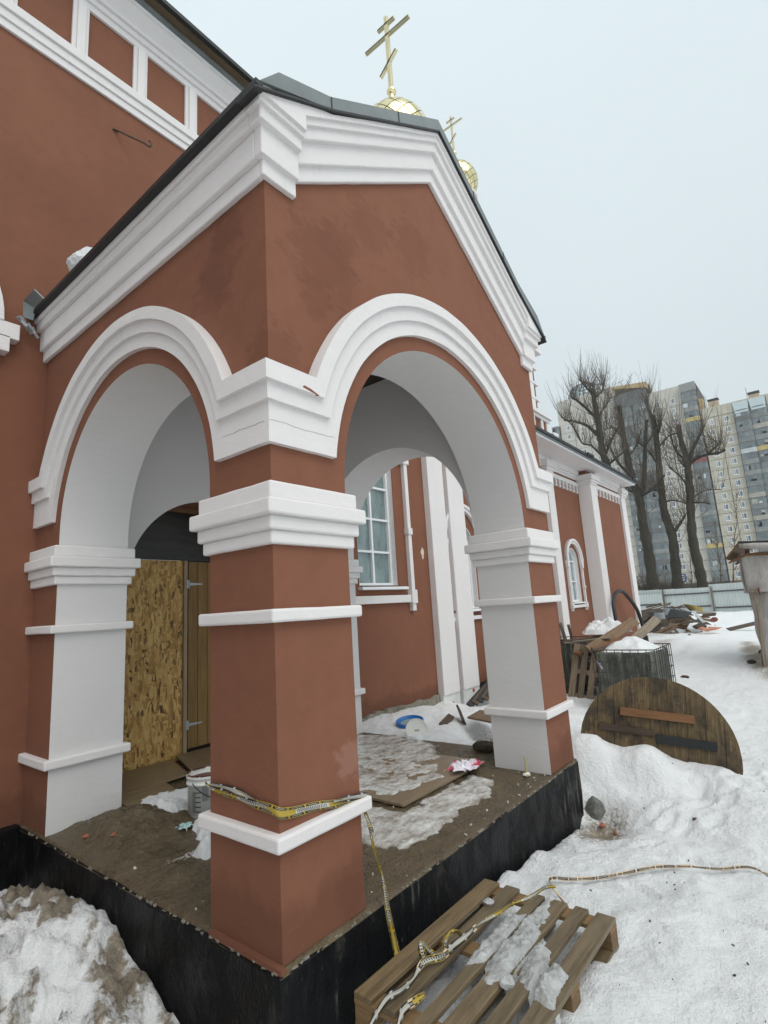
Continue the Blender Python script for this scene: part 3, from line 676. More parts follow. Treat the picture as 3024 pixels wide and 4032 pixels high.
def dome(cx, cy, zc, R, zb, ztop, zball, rball, bars, nseg=14, rows=11):
    MB().lathe([(R*.78,zb-zc),(R*.78,-R*1.02),(R*.9,-R*1.0),(R*.9,-R*.9),(R*.7,-R*.85)], 32, (cx,cy,zc)).build('drum', M['white'], church, smooth=False)
    def prof(t):        # t 0 bottom .. 1 top of the onion
        a = -1.0+t*(1.0+math.pi/2*.965); r = R*math.cos(a)*1.0; z = R*math.sin(a)
        if t > .93: r = max(r, R*.10)
        return r, z
    core = MB().lathe([(prof(t)[0]*.985, prof(t)[1]*.985) for t in np.linspace(0, 1, 24)], 40, (cx,cy,zc)).build('dome', M['seam'], church, smooth=True)
    # rhombic gilded tiles, one mesh per row, shared round the ring
    ts = np.linspace(-.07, .97, rows+2)
    for i in range(rows):
        g = .038
        t0, t1, t2 = ts[i], ts[i+1], ts[i+2]
        half = math.pi/nseg
        off = half if i % 2 else 0
        def P(t, a, k=1.012):
            r, z = prof(min(max(t, 0), 1)); return (r*k*math.cos(a), r*k*math.sin(a), z*k)
        m_ = MB(); n = 3; vs = []
        for u in range(n+1):
            for w in range(n+1):
                uu = g+(1-2*g)*u/n; ww = g+(1-2*g)*w/n
                t = t0+(t2-t0)*(uu+ww)/2; a = (uu-ww)*half
                vs.append(P(t, a))
        m_.add(vs, [(u*(n+1)+w, (u+1)*(n+1)+w, (u+1)*(n+1)+w+1, u*(n+1)+w+1) for u in range(n) for w in range(n)])
        t_o = None
        for k in range(nseg):
            if t_o is None: q = t_o = m_.build('dome_tile', M['gold'], core, recalc=False, smooth=False)
            else: q = link_copy(t_o, core)
            q.location = (cx, cy, zc); q.rotation_euler = (0, 0, off+k*2*half)
    zt = zc+R
    MB().lathe([(R*.22,-.10),(R*.15,.08),(R*.10,(zball-rball-zt)*.55),(R*.075,zball-rball-zt+.03)], 20, (cx,cy,zt)).build('neck', M['goldframe'], church, smooth=True)
    MB().lathe([(rball*math.cos(a), rball*math.sin(a)) for a in np.linspace(-1.5, 1.5, 15)], 24, (cx,cy,zball)).build('ball', M['gold'], church, smooth=True)
    h = ztop-zball-rball*.9; w = .052*h/2.53*1.15
    cr = MB().box(cx-w*.8, cx+w*.8, cy-w, cy+w, zball+rball*.9, ztop).build('cross', M['goldframe'], church, bevel=.006)
    for (ya, za, yb, zb2) in bars:
        d = Vector((0, yb-ya, zb2-za)); L = d.length; mid = Vector((cx, cy+(ya+yb)/2, (za+zb2)/2)); 
        mm = frame(mid, d, (1,0,0)) 
        b_ = MB().obox(mm, L/2, w*.8, w*.62).build('cross_bar', M['goldframe'], cr)
        for s in (-1, 1):
            off = mm.to_3x3() @ Vector((0, 0, s*w*.66))
            MB().obox(Matrix.Translation(off) @ mm, L/2+.01, w*.9, w*.16).build('bar_edge', M['crossdark'], b_) if False else None
        MB().obox(Matrix.Translation(mm.to_3x3() @ Vector((0, w*.82, 0))) @ mm, L/2-.01, w*.06, w*.3).build('bar_edge', M['crossdark'], cr)
        MB().obox(Matrix.Translation(mm.to_3x3() @ Vector((0, -w*.82, 0))) @ mm, L/2-.01, w*.06, w*.3).build('bar_edge', M['crossdark'], cr)
dome(9.467, 5.51, 15.02, 1.04, 11.0, 19.5, 16.76, .145, [(.86,18.82,-.83,18.80),(.335,19.23,-.30,19.22),(.35,17.53,-.29,18.06)])
dome(16.393, 7.2, 19.20, .88, 11.0, 22.57, 20.70, .11, [(.50,22.11,-.53,22.12),(.23,22.39,-.18,22.40),(.2,21.22,-.18,21.6)], nseg=16, rows=13)

# plaster crumbs and flecks trodden into the porch floor
m_ = MB(); rnd = random.Random(77)
for k in range(70):
    x, y = rnd.uniform(.02, W-.05), rnd.uniform(.0, 2.6)
    if k < 30: y = abs(rnd.gauss(.05, .12))
    r = rnd.uniform(.002, .007); m_.obox(Matrix.Translation((x, y, fz(x, y)+.004)) @ Euler((rnd.random()*3,rnd.random()*3,rnd.random()*3)).to_matrix().to_4x4(), r*1.5, r, r*.6)
o = m_.build('floor_crumbs', simple('pale_crumb', (.58,.54,.46), .9, .2), None); o['kind'] = 'stuff'; tag(o, 'pale plaster crumbs scattered over the mud floor of the porch', 'crumbs')
m_ = MB()
for k in range(170):
    x, y = rnd.uniform(.6, 6.5), rnd.uniform(-2.3, -.1) if k < 130 else rnd.uniform(-.3, 2.9)
    if -.1 < x < 3.75 and y > -.06: x += 3.8
    if .25 < x < 1.55 and -1.0 < y < -.1: continue
    r = rnd.uniform(.0015, .0045)*(1 if rnd.random() < .93 else 2.2); m_.obox(Matrix.Translation((x, y, gz(x, y)+.002)) @ Euler((rnd.random()*3,rnd.random()*3,rnd.random()*3)).to_matrix().to_4x4(), r*1.7, r, r*.7)
o = m_.build('snow_grit', simple('dark_grit', (.07,.055,.04), .9, .5), None); o['kind'] = 'stuff'; tag(o, 'dark grit and splinters scattered over the snow', 'grit')

# ------------------------------------------------------------------ boarded doorway
door = thing('boarded_doorway', 'strand board hoarding with a plank door leaf closing the church portal', 'door', (1.7, 3.8, 0))
def dpart(mb, name, mat, parent=door, bevel=0):
    mb.v = [(x-1.7, y-3.8, z) for x, y, z in mb.v]; return mb.build(name, mat, parent, bevel=bevel)
M['blackply'] = simple('smoked_plywood', (0.022,0.021,0.018), .38, .6, 3, .2, stretch=(1,1,5))
dpart(MB().box(.75, 1.755, 3.80, 3.82, 0, 2.25), 'strand_board', M['osb'])
dpart(MB().box(.75, 2.7, 3.815, 3.835, 2.255, 2.95), 'upper_board', M['blackply'])
dpart(MB().box(1.3, 2.2, 3.60, 3.66, 2.80, 2.90), 'beam', M['brownwood'])
dpart(MB().box(1.757, 1.80, 3.77, 3.82, 0, 2.25), 'batten', wood('pale_batten', (.27,.2,.12), (.40,.31,.20), 2))
dpart(MB().box(1.80, 1.818, 3.795, 3.82, 0, 2.25), 'frame_post', M['darkwood'])
leaf_m = wood('plank_leaf', (.20,.115,.035), (.34,.21,.075), 2)
for k in range(5):
    lf = dpart(MB().box(1.822+.13*k, 1.945+.13*k, 3.785, 3.81, .10, 2.24), 'door_plank', leaf_m, bevel=.004)
    if k == 0:
        for z in (1.97, .36):
            h_ = MB(); h_.box(1.79,1.82,3.766,3.772,z-.05,z+.05); h_.prism([[(1.815,z-.018),(2.0,z-.008),(2.0,z+.008),(1.815,z+.018)]], 'xz', 3.774, 3.784); h_.tube([(1.818,3.768,z-.05),(1.818,3.768,z+.05)], .008, 8)
            dpart(h_, 'hinge', M['galv'], lf)
dpart(MB().box(1.75, 2.7, 3.84, 3.86, 0, 2.3), 'back_board', M['blackply'])

# ------------------------------------------------------------------ things on the porch floor
def sheet(name, label, corners, th, mat, z, cat='board'):
    cx = sum(p[0] for p in corners)/len(corners); cy = sum(p[1] for p in corners)/len(corners)
    m_ = MB().prism([[(x-cx, y-cy) for x, y in corners]], 'xy', 0, th)
    o = m_.build(name, mat, loc=(cx, cy, z), bevel=.002); return tag(o, label, cat)
M['wetply'] = wood('wet_plywood', (.14,.105,.065), (.26,.205,.135), 0, rough=.35, spots=.25)
sheet('plywood_sheet', 'dirty plywood sheet under ice, one corner pointing at the near pier', [(1.78,.67),(3.10,.67),(3.10,1.85),(1.80,1.85)], .02, M['wetply'], .012)
sheet('plywood_sheet', 'dry warped plywood sheet in front of the plank door leaf', [(1.42,3.06),(2.55,2.95),(2.62,3.74),(1.66,3.76)], .018, M['wetply'], .055)
sheet('plywood_sheet', 'muddy plywood sheet along the foot of the strand board', [(.60,3.00),(1.40,3.06),(1.62,3.77),(.81,3.77)], .016, M['wetply'], .028)
sheet('plywood_sheet', 'pale plywood offcut half under the snow inside the left arch', [(.60,2.62),(1.05,2.70),(1.12,2.99),(.60,2.985)], .016, M['wetply'], .032)
def patch(name, poly, hf, mat, base, res=.016, rough=.04, nscale=9, seed=1, parent=None, edge=.05, dirt=None):
    xs = [p[0] for p in poly]; ys = [p[1] for p in poly]; pad = .08
    X = np.arange(min(xs)-pad, max(xs)+pad, res); Y = np.arange(min(ys)-pad, max(ys)+pad, res)
    P = np.array(poly)
    def sdf(x, y):
        d = np.full(x.shape, 1e9); ins = np.zeros(x.shape, bool)
        for i in range(len(P)):
            a, b = P[i], P[(i+1) % len(P)]; e = b-a
            t = np.clip(((x-a[0])*e[0]+(y-a[1])*e[1])/(e@e), 0, 1)
            d = np.minimum(d, np.hypot(x-a[0]-t*e[0], y-a[1]-t*e[1]))
            c = ((a[1] > y) != (b[1] > y)) & (x < (b[0]-a[0])*(y-a[1])/(b[1]-a[1]+1e-12)+a[0]); ins ^= c
        return np.where(ins, d, -d)+(fbm(x*nscale, y*nscale, 4, seed)-.5)*2*rough
    return heightfield(name, X, Y, lambda x, y: base(x, y)-.012+hf(x, y, np.clip(sdf(x, y)/edge, 0, 3)), mat, mask=lambda x, y: sdf(x, y), dirtf=(lambda x, y: 1-np.clip(sdf(x, y)/.09, 0, 1)) if mat == M['ice'] else (lambda x, y: x*0), parent=parent)
hump = lambda H, n=12, a=.5, s=3: (lambda x, y, t: np.minimum(t, 1)**.6*.012+H*(1-np.exp(-1.3*t))*(1-a+2*a*fbm(x*n, y*n, 3, s))+.008*np.minimum(t,1))
o = patch('ice_sheet', [(1.15,.30),(1.35,.16),(1.6,.17),(1.85,.2),(1.97,.25),(2.1,.16),(2.42,.22),(2.74,.36),(2.8,.62),(2.75,.66),(1.75,.655),(1.70,1.1),(1.68,2.0),(1.2,1.9),(1.0,1.2),(1.05,.6)], lambda x, y, t: .004+.012*np.minimum(t,1.5)*(.7+.6*fbm(x*6,y*6,3,4)), M['ice'], floor_z, rough=.08, seed=81)
tag(o, 'thin sheet of grey dirty ice on the mud floor before the plywood sheet', 'ice')
o = patch('ice_sheet', [(1.82,.80),(2.2,.74),(2.5,.70),(2.72,.86),(2.95,1.02),(3.1,.98),(3.13,1.2),(3.28,1.35),(3.5,1.62),(3.66,2.2),(3.45,2.65),(2.6,2.5),(1.9,1.9),(1.81,1.3)], lambda x, y, t: .020+.014*np.minimum(t,2)*(.7+.6*fbm(x*6,y*6,3,5)), M['ice'], floor_z, rough=.09, seed=83)
tag(o, 'broad sheet of whitish ice lying over the plywood in the porch', 'ice')
o = patch('ice_sheet', [(.18,1.42),(.45,1.45),(.55,1.55),(.6,1.3),(.42,1.22),(.25,1.3)], lambda x, y, t: .004+.008*np.minimum(t,1), M['ice'], floor_z, rough=.05, seed=85)
tag(o, 'small streak of ice on the mud beside the near pier', 'ice')
o = patch('snow_heap', [(.70,2.74),(.95,2.78),(1.2,2.70),(1.15,2.35),(.92,2.2),(.80,2.08),(.64,2.06),(.60,2.24)], hump(.05), M['snow'], floor_z, res=.012, seed=87); tag(o, 'heap of melting snow behind the paint bucket under the left arch', 'snow heap')
o = patch('snow_heap', [(.66,1.80),(.84,1.78),(.9,1.55),(.62,1.46),(.56,1.58)], hump(.08), M['snow'], floor_z, res=.012, seed=88); tag(o, 'lump of snow on the porch floor just below the paint bucket', 'snow heap')
o = patch('snow_heap', [(.36,1.32),(.62,1.45),(.8,1.35),(.5,1.14),(.34,1.17)], hump(.09), M['snow'], floor_z, res=.012, seed=89); tag(o, 'lump of snow on the mud touching the near pier', 'snow heap')
# paint bucket
def lathe_obj(name, prof, mat, parent=None, n=32, loc=(0,0,0), smooth=True, rot=(0,0,0)):
    o = MB().lathe(prof, n).build(name, mat, parent, smooth=False, loc=loc); o.rotation_euler = rot
    if smooth:
        for p in o.data.polygons: p.use_smooth = abs(p.normal.z) < .7
    return o
def bucketmat():
    m, nt, b = nmat('bucket_label'); v = coords(nt, 'Object'); s = nt.nodes.new('ShaderNodeSeparateXYZ'); nt.links.new(v, s.inputs[0])
    ang = math_(nt, 'ARCTAN2', s.outputs[1], s.outputs[0]); z = s.outputs[2]
    def band(x, a, c): return math_(nt, 'MULTIPLY', math_(nt, 'GREATER_THAN', x, a), math_(nt, 'LESS_THAN', x, c))
    col = mixc(nt, 0.0, (.74,.74,.71), (.74,.74,.71))
    for a0, a1, z0, z1, c in ((-2.55,-2.2,.13,.24,(.42,.44,.44)),(-2.1,-1.65,.06,.17,(.48,.50,.50)),(-2.1,-1.7,.19,.24,(.45,.47,.46)),(-1.35,-.95,.08,.22,(.52,.52,.36)),(3.0-6.283,3.12-6.283+.25,.05,.2,(.4,.42,.42))):
        col = mixc(nt, math_(nt, 'MULTIPLY', band(ang, a0, a1), band(z, z0, z1)), col, c)
    ln = band(math_(nt, 'MODULO', math_(nt, 'ADD', z, 1.0), .034), .0, .007)
    col = mixc(nt, math_(nt, 'MULTIPLY', math_(nt, 'MULTIPLY', ln, band(ang, -2.95, -2.62)), band(z, .03, .2)), col, (.03,.03,.03))
    bars = math_(nt, 'GREATER_THAN', noise(nt, coords(nt, 'Object', (60,60,0.2)), 3, 2), .5)
    col = mixc(nt, math_(nt, 'MULTIPLY', math_(nt, 'MULTIPLY', bars, band(ang, -1.25, -1.0)), band(z, .10,.16)), col, (.05,.05,.05))
    col = mixc(nt, maprange(nt, noise(nt, v, 30, 4), .62, .7, 0, .6), col, (.35,.30,.25))
    nt.links.new(col, b.inputs['Base Color']); b.inputs['Roughness'].default_value = .35; return m
bx, by = .86, 1.93
bk = thing('paint_bucket', 'white plastic paint bucket with red-brown paint on its rim', 'bucket', (bx, by, .035), rot=(0,0,.2))
BZ = .31
lathe_obj('pail', [(0,0),(.115,0),(.118,.01),(.136,BZ-.07),(.146,BZ-.068),(.146,BZ-.055),(.139,BZ-.053),(.141,BZ-.03),(.147,BZ-.028),(.147,BZ-.003),(.143,BZ),(.137,BZ),(.135,.03),(0,.03)], bucketmat(), bk)
rp = simple('red_brown_paint', (.13,.045,.035), .5, .3, 30)
m_ = MB(); rnd = random.Random(4)
for k in range(22):
    a = rnd.uniform(0, 6.28); m_.obox(Matrix.Translation((.138*math.cos(a), .138*math.sin(a), BZ+.001)) @ Matrix.Rotation(a, 4, 'Z'), .008+rnd.random()*.003, .012+rnd.random()*.025, .0025)
m_.build('paint_smear', rp, bk)
lathe_obj('paint_skin', [(0,BZ-.04),(.136,BZ-.04)], rp, bk)
m_ = MB(); pts = []
for k in range(15):
    t = math.pi*k/14; v_ = Vector((-.150*math.cos(t)*1.0, 0, 0)); drop = math.sin(t)
    pts.append((-.150*math.cos(t), -.155*drop*.95-.012, BZ-.045-.17*drop*.75))
m_.tube(pts, .0035, 6); m_.build('wire_handle', M['roofblack'], bk)
# small litter on the floor
def rag(name, label, loc, rx, ry, rz, mat, seed, cat, n=10):
    rnd = random.Random(seed); m_ = MB(); nu = 14; nv = 10; vs = []
    for i in range(nu):
        for j in range(nv):
            u = i/(nu-1)-.5; v = j/(nv-1)-.5
            h = abs(math.sin(u*9+seed)*math.cos(v*8+seed*2))*rz*(1-abs(u)*1.2)*(1-abs(v)*1.2)+rnd.random()*rz*.35
            vs.append((u*2*rx*(1+.3*math.sin(v*11+seed))+rnd.uniform(-.1,.1)*rx, v*2*ry*(1+.3*math.cos(u*9))+rnd.uniform(-.12,.12)*ry, max(.003, h)))
    m_.add(vs, [(i*nv+j, (i+1)*nv+j, (i+1)*nv+j+1, i*nv+j+1) for i in range(nu-1) for j in range(nv-1)])
    o = m_.build(name, mat, loc=loc, recalc=False); return tag(o, label, cat)
def bagmat():
    m, nt, b = nmat('shopping_bag_film'); v = coords(nt, 'Object'); n = noise(nt, v, 6.5, 2, .4)
    col = ramp(nt, n, [(.0, (.62,.55,.72)), (.46, (.80,.78,.84)), (.58, (.78,.70,.80)), (.61, (.62,.05,.10)), (1, (.45,.10,.28))])
    nt.links.new(col, b.inputs['Base Color']); b.inputs['Roughness'].default_value = .3; return m
rag('plastic_bag', 'crumpled white plastic bag with red print on the porch floor', (2.77,.70,.045), .17, .12, .08, bagmat(), 2, 'bag')
rag('rag', 'pale turquoise scrap of cloth on the mud mound beside the bucket', (.60,1.80,fz(.6,1.8)+.004), .06, .045, .03, simple('turquoise_cloth', (.40,.56,.55), .8, .15), 5, 'rag')
def rock(name, label, loc, r, mat, seed, cat='stone', sc=(1,1,1), rz=0):
    bm = bmesh.new(); bmesh.ops.create_icosphere(bm, subdivisions=4, radius=r); rnd = random.Random(seed)
    dirs = [Vector((rnd.uniform(-1,1), rnd.uniform(-1,1), rnd.uniform(-1,1))).normalized() for _ in range(14)]
    for v in bm.verts:
        d = v.co.normalized(); k = min([(.78+.25*((i*37+seed) % 10)/10)/max(.25, d.dot(q)) for i, q in enumerate(dirs)]+[1.15])
        k += .07*mnoise.noise(d*5+Vector((seed,0,0)))+.03*mnoise.noise(d*14); v.co = Vector((d.x*sc[0], d.y*sc[1], d.z*sc[2]))*r*k
    me = bpy.data.meshes.new(name); bm.to_mesh(me); bm.free(); me.materials.append(mat)
    o = bpy.data.objects.new(name, me); COL.objects.link(o); o.location = loc; o.rotation_euler = (0,0,rz); return tag(o, label, cat)
M['stone'] = simple('grey_stone', (.14,.14,.125), .8, .35, 14, .6)
M['clod'] = simple('earth_clod', (.075,.058,.040), .9, .35, 25, .8)
M['brick'] = simple('broken_brick', (.36,.12,.07), .85, .3, 20, .5)
rock('earth_clod', 'brown frozen clod of earth at the inner edge of the far pier', (3.52,.92,.045), .10, M['clod'], 3, sc=(1,1.2,.6), rz=.4)
rock('stone', 'grey angular stone against the right corner of the black plinth', (3.80,-.08,gz(3.80,-.08)-.02), .12, M['stone'], 6, sc=(.9,1.0,1.15))
for k, (x, y, r, lab) in enumerate(((3.62,-.20,.030,'orange brick fragment lying in the melt puddle by the plinth'),(3.56,-.33,.018,'smaller brick crumb on the snow edge of the melt puddle'))):
    rock('brick_fragment', lab, (x, y, gz(x, y)+.018), r, M['brick'], 8+k, 'brick', (1.3,.8,.6), rz=.5*k)
for k, (x, y, lab) in enumerate(((.12,2.30,'orange brick chip on the mud near the left pier'),(.20,2.05,'orange brick chip on the mud halfway along the left arch'),(.62,2.60,'red brick chip beside the plywood offcut'))):
    rock('brick_fragment', lab, (x, y, fz(x, y)+.006), .020, M['brick'], 18+k, 'brick', (1.3,.8,.6), rz=k)
st = thing('foam_stick', 'short yellowish stick standing in a white foam blob on the porch floor', 'stick', (2.96,.18,.0))
rock('foam_blob', 'x', (0,0,.012), .04, simple('foam', (.72,.70,.62), .8, .1), 4, sc=(1.1,.8,.4)).parent = st
for q in [c for c in bpy.data.objects if c.parent == st]:
    del q['label']; del q['category']
MB().tube([(0,0,0),(.01,.01,.16)], [.009,.008], 6).build('stick', simple('yellow_stick', (.42,.38,.18), .6), st)
# lids on the snow behind
bl = thing('bucket_lid', 'round blue plastic barrel lid lying on the snow below the tall window', 'lid', (4.42,2.55,gz(4.42,2.55)+.02), rot=(.06,-.16,0))
blue = simple('blue_plastic', (.02,.16,.46), .35, .12, 8)
lathe_obj('rim', [(.12,.0),(.185,.0),(.19,.01),(.19,.045),(.172,.05),(.165,.02),(.12,.012)], blue, bl, 36)
lathe_obj('disc', [(0,.018),(.06,.02),(.14,.014),(.14,.008),(0,.01)], simple('pale_film', (.30,.36,.40), .4, .2, 12), bl, 30)
wl_ = thing('bucket_lid', 'round white bucket lid standing on edge against the snow bank', 'lid', (3.79,1.98,.055), rot=(math.radians(62),0,math.radians(-44)))
lathe_obj('disc', [(0,.0),(.135,.0),(.14,.008),(.14,.02),(.13,.022),(.125,.01),(0,.01)], simple('white_lid', (.66,.66,.62), .4, .06), wl_, 32)
MB().box(-.03,.03,-.01,.01,.010,.0112).build('stamped_mark', simple('grey_print', (.3,.3,.3), .5), wl_)
# boards round the pit in the snow
def plank(name, label, p0, p1, w, t, mat, cat='board', roll=0.0, group=None):
    a, b = Vector(p0), Vector(p1); d = b-a; L = d.length
    side = Vector((-d.y, d.x, 0)); 
    if side.length < 1e-6: side = Vector((0,1,0))
    mm = frame((a+b)/2, d, side) @ Matrix.Rotation(roll, 4, 'X')
    o = MB().box(-L/2, L/2, -w/2, w/2, -t/2, t/2).build(name, mat, bevel=min(.004, t*.2)); o.matrix_world = mm
    return tag(o, label, cat, group)
sheet('board', 'brown wooden lid board over the dark pit in the snow', [(4.66,1.28),(5.25,1.50),(5.35,1.98),(4.86,1.90)], .025, M['oldwood'], .0)
plank('board', 'dark brown stub of plank poking from the snow beside the pit', (4.72,2.23,gz(4.72,2.23)-.01), (5.02,2.26,gz(5.02,2.26)+.06), .10, .03, M['darkwood'], roll=.5)
plank('board', 'tilted red-brown board end at the back of the pit', (5.0,2.04,-.10), (5.16,2.22,.07), .14, .03, M['darkwood'], roll=1.1)
for k in range(5):
    plank('board', ['dark board leaning on the white pilasters, %s of five' % q for q in ('lowest','second','middle','fourth','topmost')][k], (6.3+.1*k,2.72-.04*k,gz(6.3,2.7)+.02+.02*k), (8.6+.08*k,2.9-.02*k,.50+.07*k), .12, .03, M['darkwood'] if k % 2 else M['roofblack'], roll=.5)

# ------------------------------------------------------------------ pallets
def make_pallet(name, label, cat='pallet', group=None, slats=None, L=1.22, Wd=.79, H=.144, mx='pallet', my='pallet_y', m3=None):
    t = thing(name, label, cat, group=group)
    slats = slats or [(0,.10),(.14,.22),(.30,.40),(.45,.54),(.57,.65),(.69,.79)]
    for a, b in slats: MB().box(0, L, -b, -a, H-.024, H).build('slat', M[mx], t, bevel=.004)
    for xa in (0, L/2-.05, L-.10): MB().box(xa, xa+.10, -Wd, 0, H-.048, H-.0245).build('cross_board', M[my], t, bevel=.003)
    for xa in (0, L/2-.05, L-.10):
        for ya in (0, Wd/2-.05, Wd-.10): MB().box(xa+.002, xa+.098, -ya-.10, -ya-.002, .024, H-.0485).build('block', M[my], t, bevel=.003)
    for ya in (0, Wd/2-.05, Wd-.10): MB().box(0, L, -ya-.10, -ya, 0, .0235).build('bottom_board', M[mx], t, bevel=.003)
    return t
pal = make_pallet('wooden_pallet', 'brown wooden pallet with melting snow lying beside the black plinth', slats=[(0,.105),(.15,.24),(.335,.40),(.44,.535),(.58,.655),(.70,.80)], Wd=.80)
pal.location = (.28, -.157, -.322); pal.rotation_euler = (0, 0, math.radians(-.6))
PT = -.178
sl = [(-.157-a, -.157-b) for a, b in ((0,.105),(.15,.24),(.335,.40),(.44,.535),(.58,.655),(.70,.80))]
def pal_base(x, y):
    z = np.full(x.shape, PT-.05)
    for a, b in sl: z = np.where((y <= a+.008) & (y >= b-.008), PT, z)
    return z
def palsnow(x, y, t):
    return .008+.034*(1-np.exp(-1.1*t))*(.2+1.5*fbm(x*14, y*14, 4, 91))+(fbm(x*45, y*45, 2, 92)-.5)*.022*np.minimum(t, 1)
o = patch('snow_heap', [(.72,-.50),(.88,-.44),(1.02,-.45),(1.17,-.44),(1.22,-.52),(1.33,-.56),(1.47,-.55),(1.51,-.62),(1.32,-.68),(1.12,-.70),(1.07,-.76),(.98,-.83),(.92,-.93),(.78,-.95),(.66,-.94),(.67,-.87),(.70,-.79),(.80,-.72),(.70,-.69),(.63,-.66),(.66,-.60),(.76,-.58)], palsnow, M['icesnow'], pal_base, res=.008, rough=.035, nscale=16, seed=93, edge=.05)
tag(o, 'crust of melting granular snow spread over the near pallet slats', 'snow heap')
for k, (x, y, r, lab) in enumerate(((1.25,-.33,.028,'white pebble of ice on the second pallet slat'),(.70,-.72,.03,'small clump of slush on a pallet slat beside the snow crust'))):
    rock('ice_lump', lab, (x, y, PT+.010), r, M['icesnow'], 30+k, 'ice', (1.2,1,.7))

# ------------------------------------------------------------------ barrier tape
def tapemat():
    m, nt, b = nmat('barrier_tape'); at = nt.nodes.new('ShaderNodeAttribute'); at.attribute_name = 'tuv'
    s = nt.nodes.new('ShaderNodeSeparateXYZ'); nt.links.new(at.outputs['Vector'], s.inputs[0]); u, v, w = s.outputs
    def band(x, a, c): return math_(nt, 'MULTIPLY', math_(nt, 'GREATER_THAN', x, a), math_(nt, 'LESS_THAN', x, c))
    um = math_(nt, 'MODULO', u, .105); ub = math_(nt, 'MODULO', u, .42)
    col = mixc(nt, 0, (.40,.285,.035), (.6,.4,.03))
    edge = math_(nt, 'MAXIMUM', band(v, .06, .26), band(v, .74, .94))
    col = mixc(nt, math_(nt, 'MULTIPLY', edge, band(um, .006, .099)), col, (.012,.012,.012))
    txt = math_(nt, 'MULTIPLY', math_(nt, 'MAXIMUM', band(v, .12, .20), band(v, .80, .88)), band(um, .02, .085))
    small = math_(nt, 'GREATER_THAN', math_(nt, 'MODULO', u, .0085), .003)
    col = mixc(nt, math_(nt, 'MULTIPLY', txt, small), col, (.36,.34,.28))
    wp = math_(nt, 'MULTIPLY', band(v, .30, .70), band(ub, .05, .27))
    col = mixc(nt, wp, col, (.52,.52,.50))
    # upright letter strokes of the large warning word
    st_ = math_(nt, 'LESS_THAN', math_(nt, 'MODULO', math_(nt, 'ADD', u, math_(nt, 'MULTIPLY', math_(nt, 'SINE', math_(nt, 'MULTIPLY', u, 75.0)), math_(nt, 'MULTIPLY', math_(nt, 'SUBTRACT', v, .5), .012))), .0125), .0055)
    col = mixc(nt, math_(nt, 'MULTIPLY', math_(nt, 'MULTIPLY', st_, band(v, .34, .66)), band(ub, .06, .26)), col, (.015,.015,.015))
    fold = mixc(nt, math_(nt, 'MULTIPLY', band(v, .22, .78), band(um, .004, .101)), (.60,.46,.30), (.02,.018,.018))
    fold = mixc(nt, math_(nt, 'MULTIPLY', math_(nt, 'MULTIPLY', band(v, .38, .62), band(um, .015, .09)), small), fold, (.33,.30,.26))
    col = mixc(nt, band(w, .15, .45), col, fold)
    pale = math_(nt, 'GREATER_THAN', w, .5)
    pe = mixc(nt, math_(nt, 'MAXIMUM', band(v, .30, .38), band(v, .62, .70)), (.40,.42,.44), (.36,.26,.04))
    pe = mixc(nt, math_(nt, 'MULTIPLY', math_(nt, 'MAXIMUM', band(v, -.1, .28), band(v, .80, 1.1)), band(um, .008, .097)), pe, (.02,.02,.018))
    col = mixc(nt, pale, col, pe)
    nt.links.new(col, b.inputs['Base Color']); b.inputs['Roughness'].default_value = .38; return m
M['tape'] = tapemat()
def ribbon(name, pts, ups, widths, mat, parent=None, u0=0.0, sub=6, back=None, wob=0.0):
    pts = [Vector(p) for p in pts]; P = []; U = []; Wd = []; B = []
    n = len(pts)
    back = back or [0]*n
    for i in range(n-1):
        p0, p1, p2, p3 = pts[max(i-1,0)], pts[i], pts[i+1], pts[min(i+2,n-1)]
        for k in range(sub):
            t = k/sub
            P.append(.5*((2*p1)+(p2-p0)*t+(2*p0-5*p1+4*p2-p3)*t*t+(3*p1-p0-3*p2+p3)*t**3))
            U.append(Vector(ups[i]).lerp(Vector(ups[i+1]), t).normalized()); Wd.append(widths[i]*(1-t)+widths[i+1]*t); B.append(back[i]*(1-t)+back[i+1]*t)
    P.append(pts[-1]); U.append(Vector(ups[-1]).normalized()); Wd.append(widths[-1]); B.append(back[-1])
    rnd = random.Random(7); vs = []; uv = []; L = u0; nw = 4
    for i, p in enumerate(P):
        if i: L += (P[i]-P[i-1]).length
        tn = (P[min(i+1,len(P)-1)]-P[max(i-1,0)]).normalized(); nrm = tn.cross(U[i])
        for k in range(nw+1):
            f = k/nw; vs.append(p+U[i]*Wd[i]*(f-.5)+nrm*(.006*math.sin(f*6.3+L*23)+wob*rnd.uniform(-1,1))); uv.append((L, f, B[i]))
    m_ = MB(); m_.add(vs, [(i*(nw+1)+k, (i+1)*(nw+1)+k, (i+1)*(nw+1)+k+1, i*(nw+1)+k+1) for i in range(len(P)-1) for k in range(nw)])
    o = m_.build(name, mat, parent, recalc=False, smooth=True)
    at = o.data.attributes.new('tuv', 'FLOAT_VECTOR', 'POINT'); at.data.foreach_set('vector', [c for q in uv for c in q])
    s_ = o.modifiers.new('thick', 'SOLIDIFY'); s_.thickness = .0012
    return o
bt = thing('barrier_tape', 'yellow and black barrier tape tied round the near pier and trailing over the pallet', 'tape')
up = (0,0,1)
ribbon('tape_loop', [(-.014,.575,.70),(-.016,.54,.672),(-.012,.25,.655),(-.013,.08,.650),(-.012,-.012,.637),(.05,-.013,.622),(.222,-.012,.597),(.42,-.014,.560),(.575,-.014,.532),(.585,.02,.53)],
       [up]*10, [.018,.022,.032,.044,.056,.050,.046,.036,.026,.022], M['tape'], bt, 0.17)
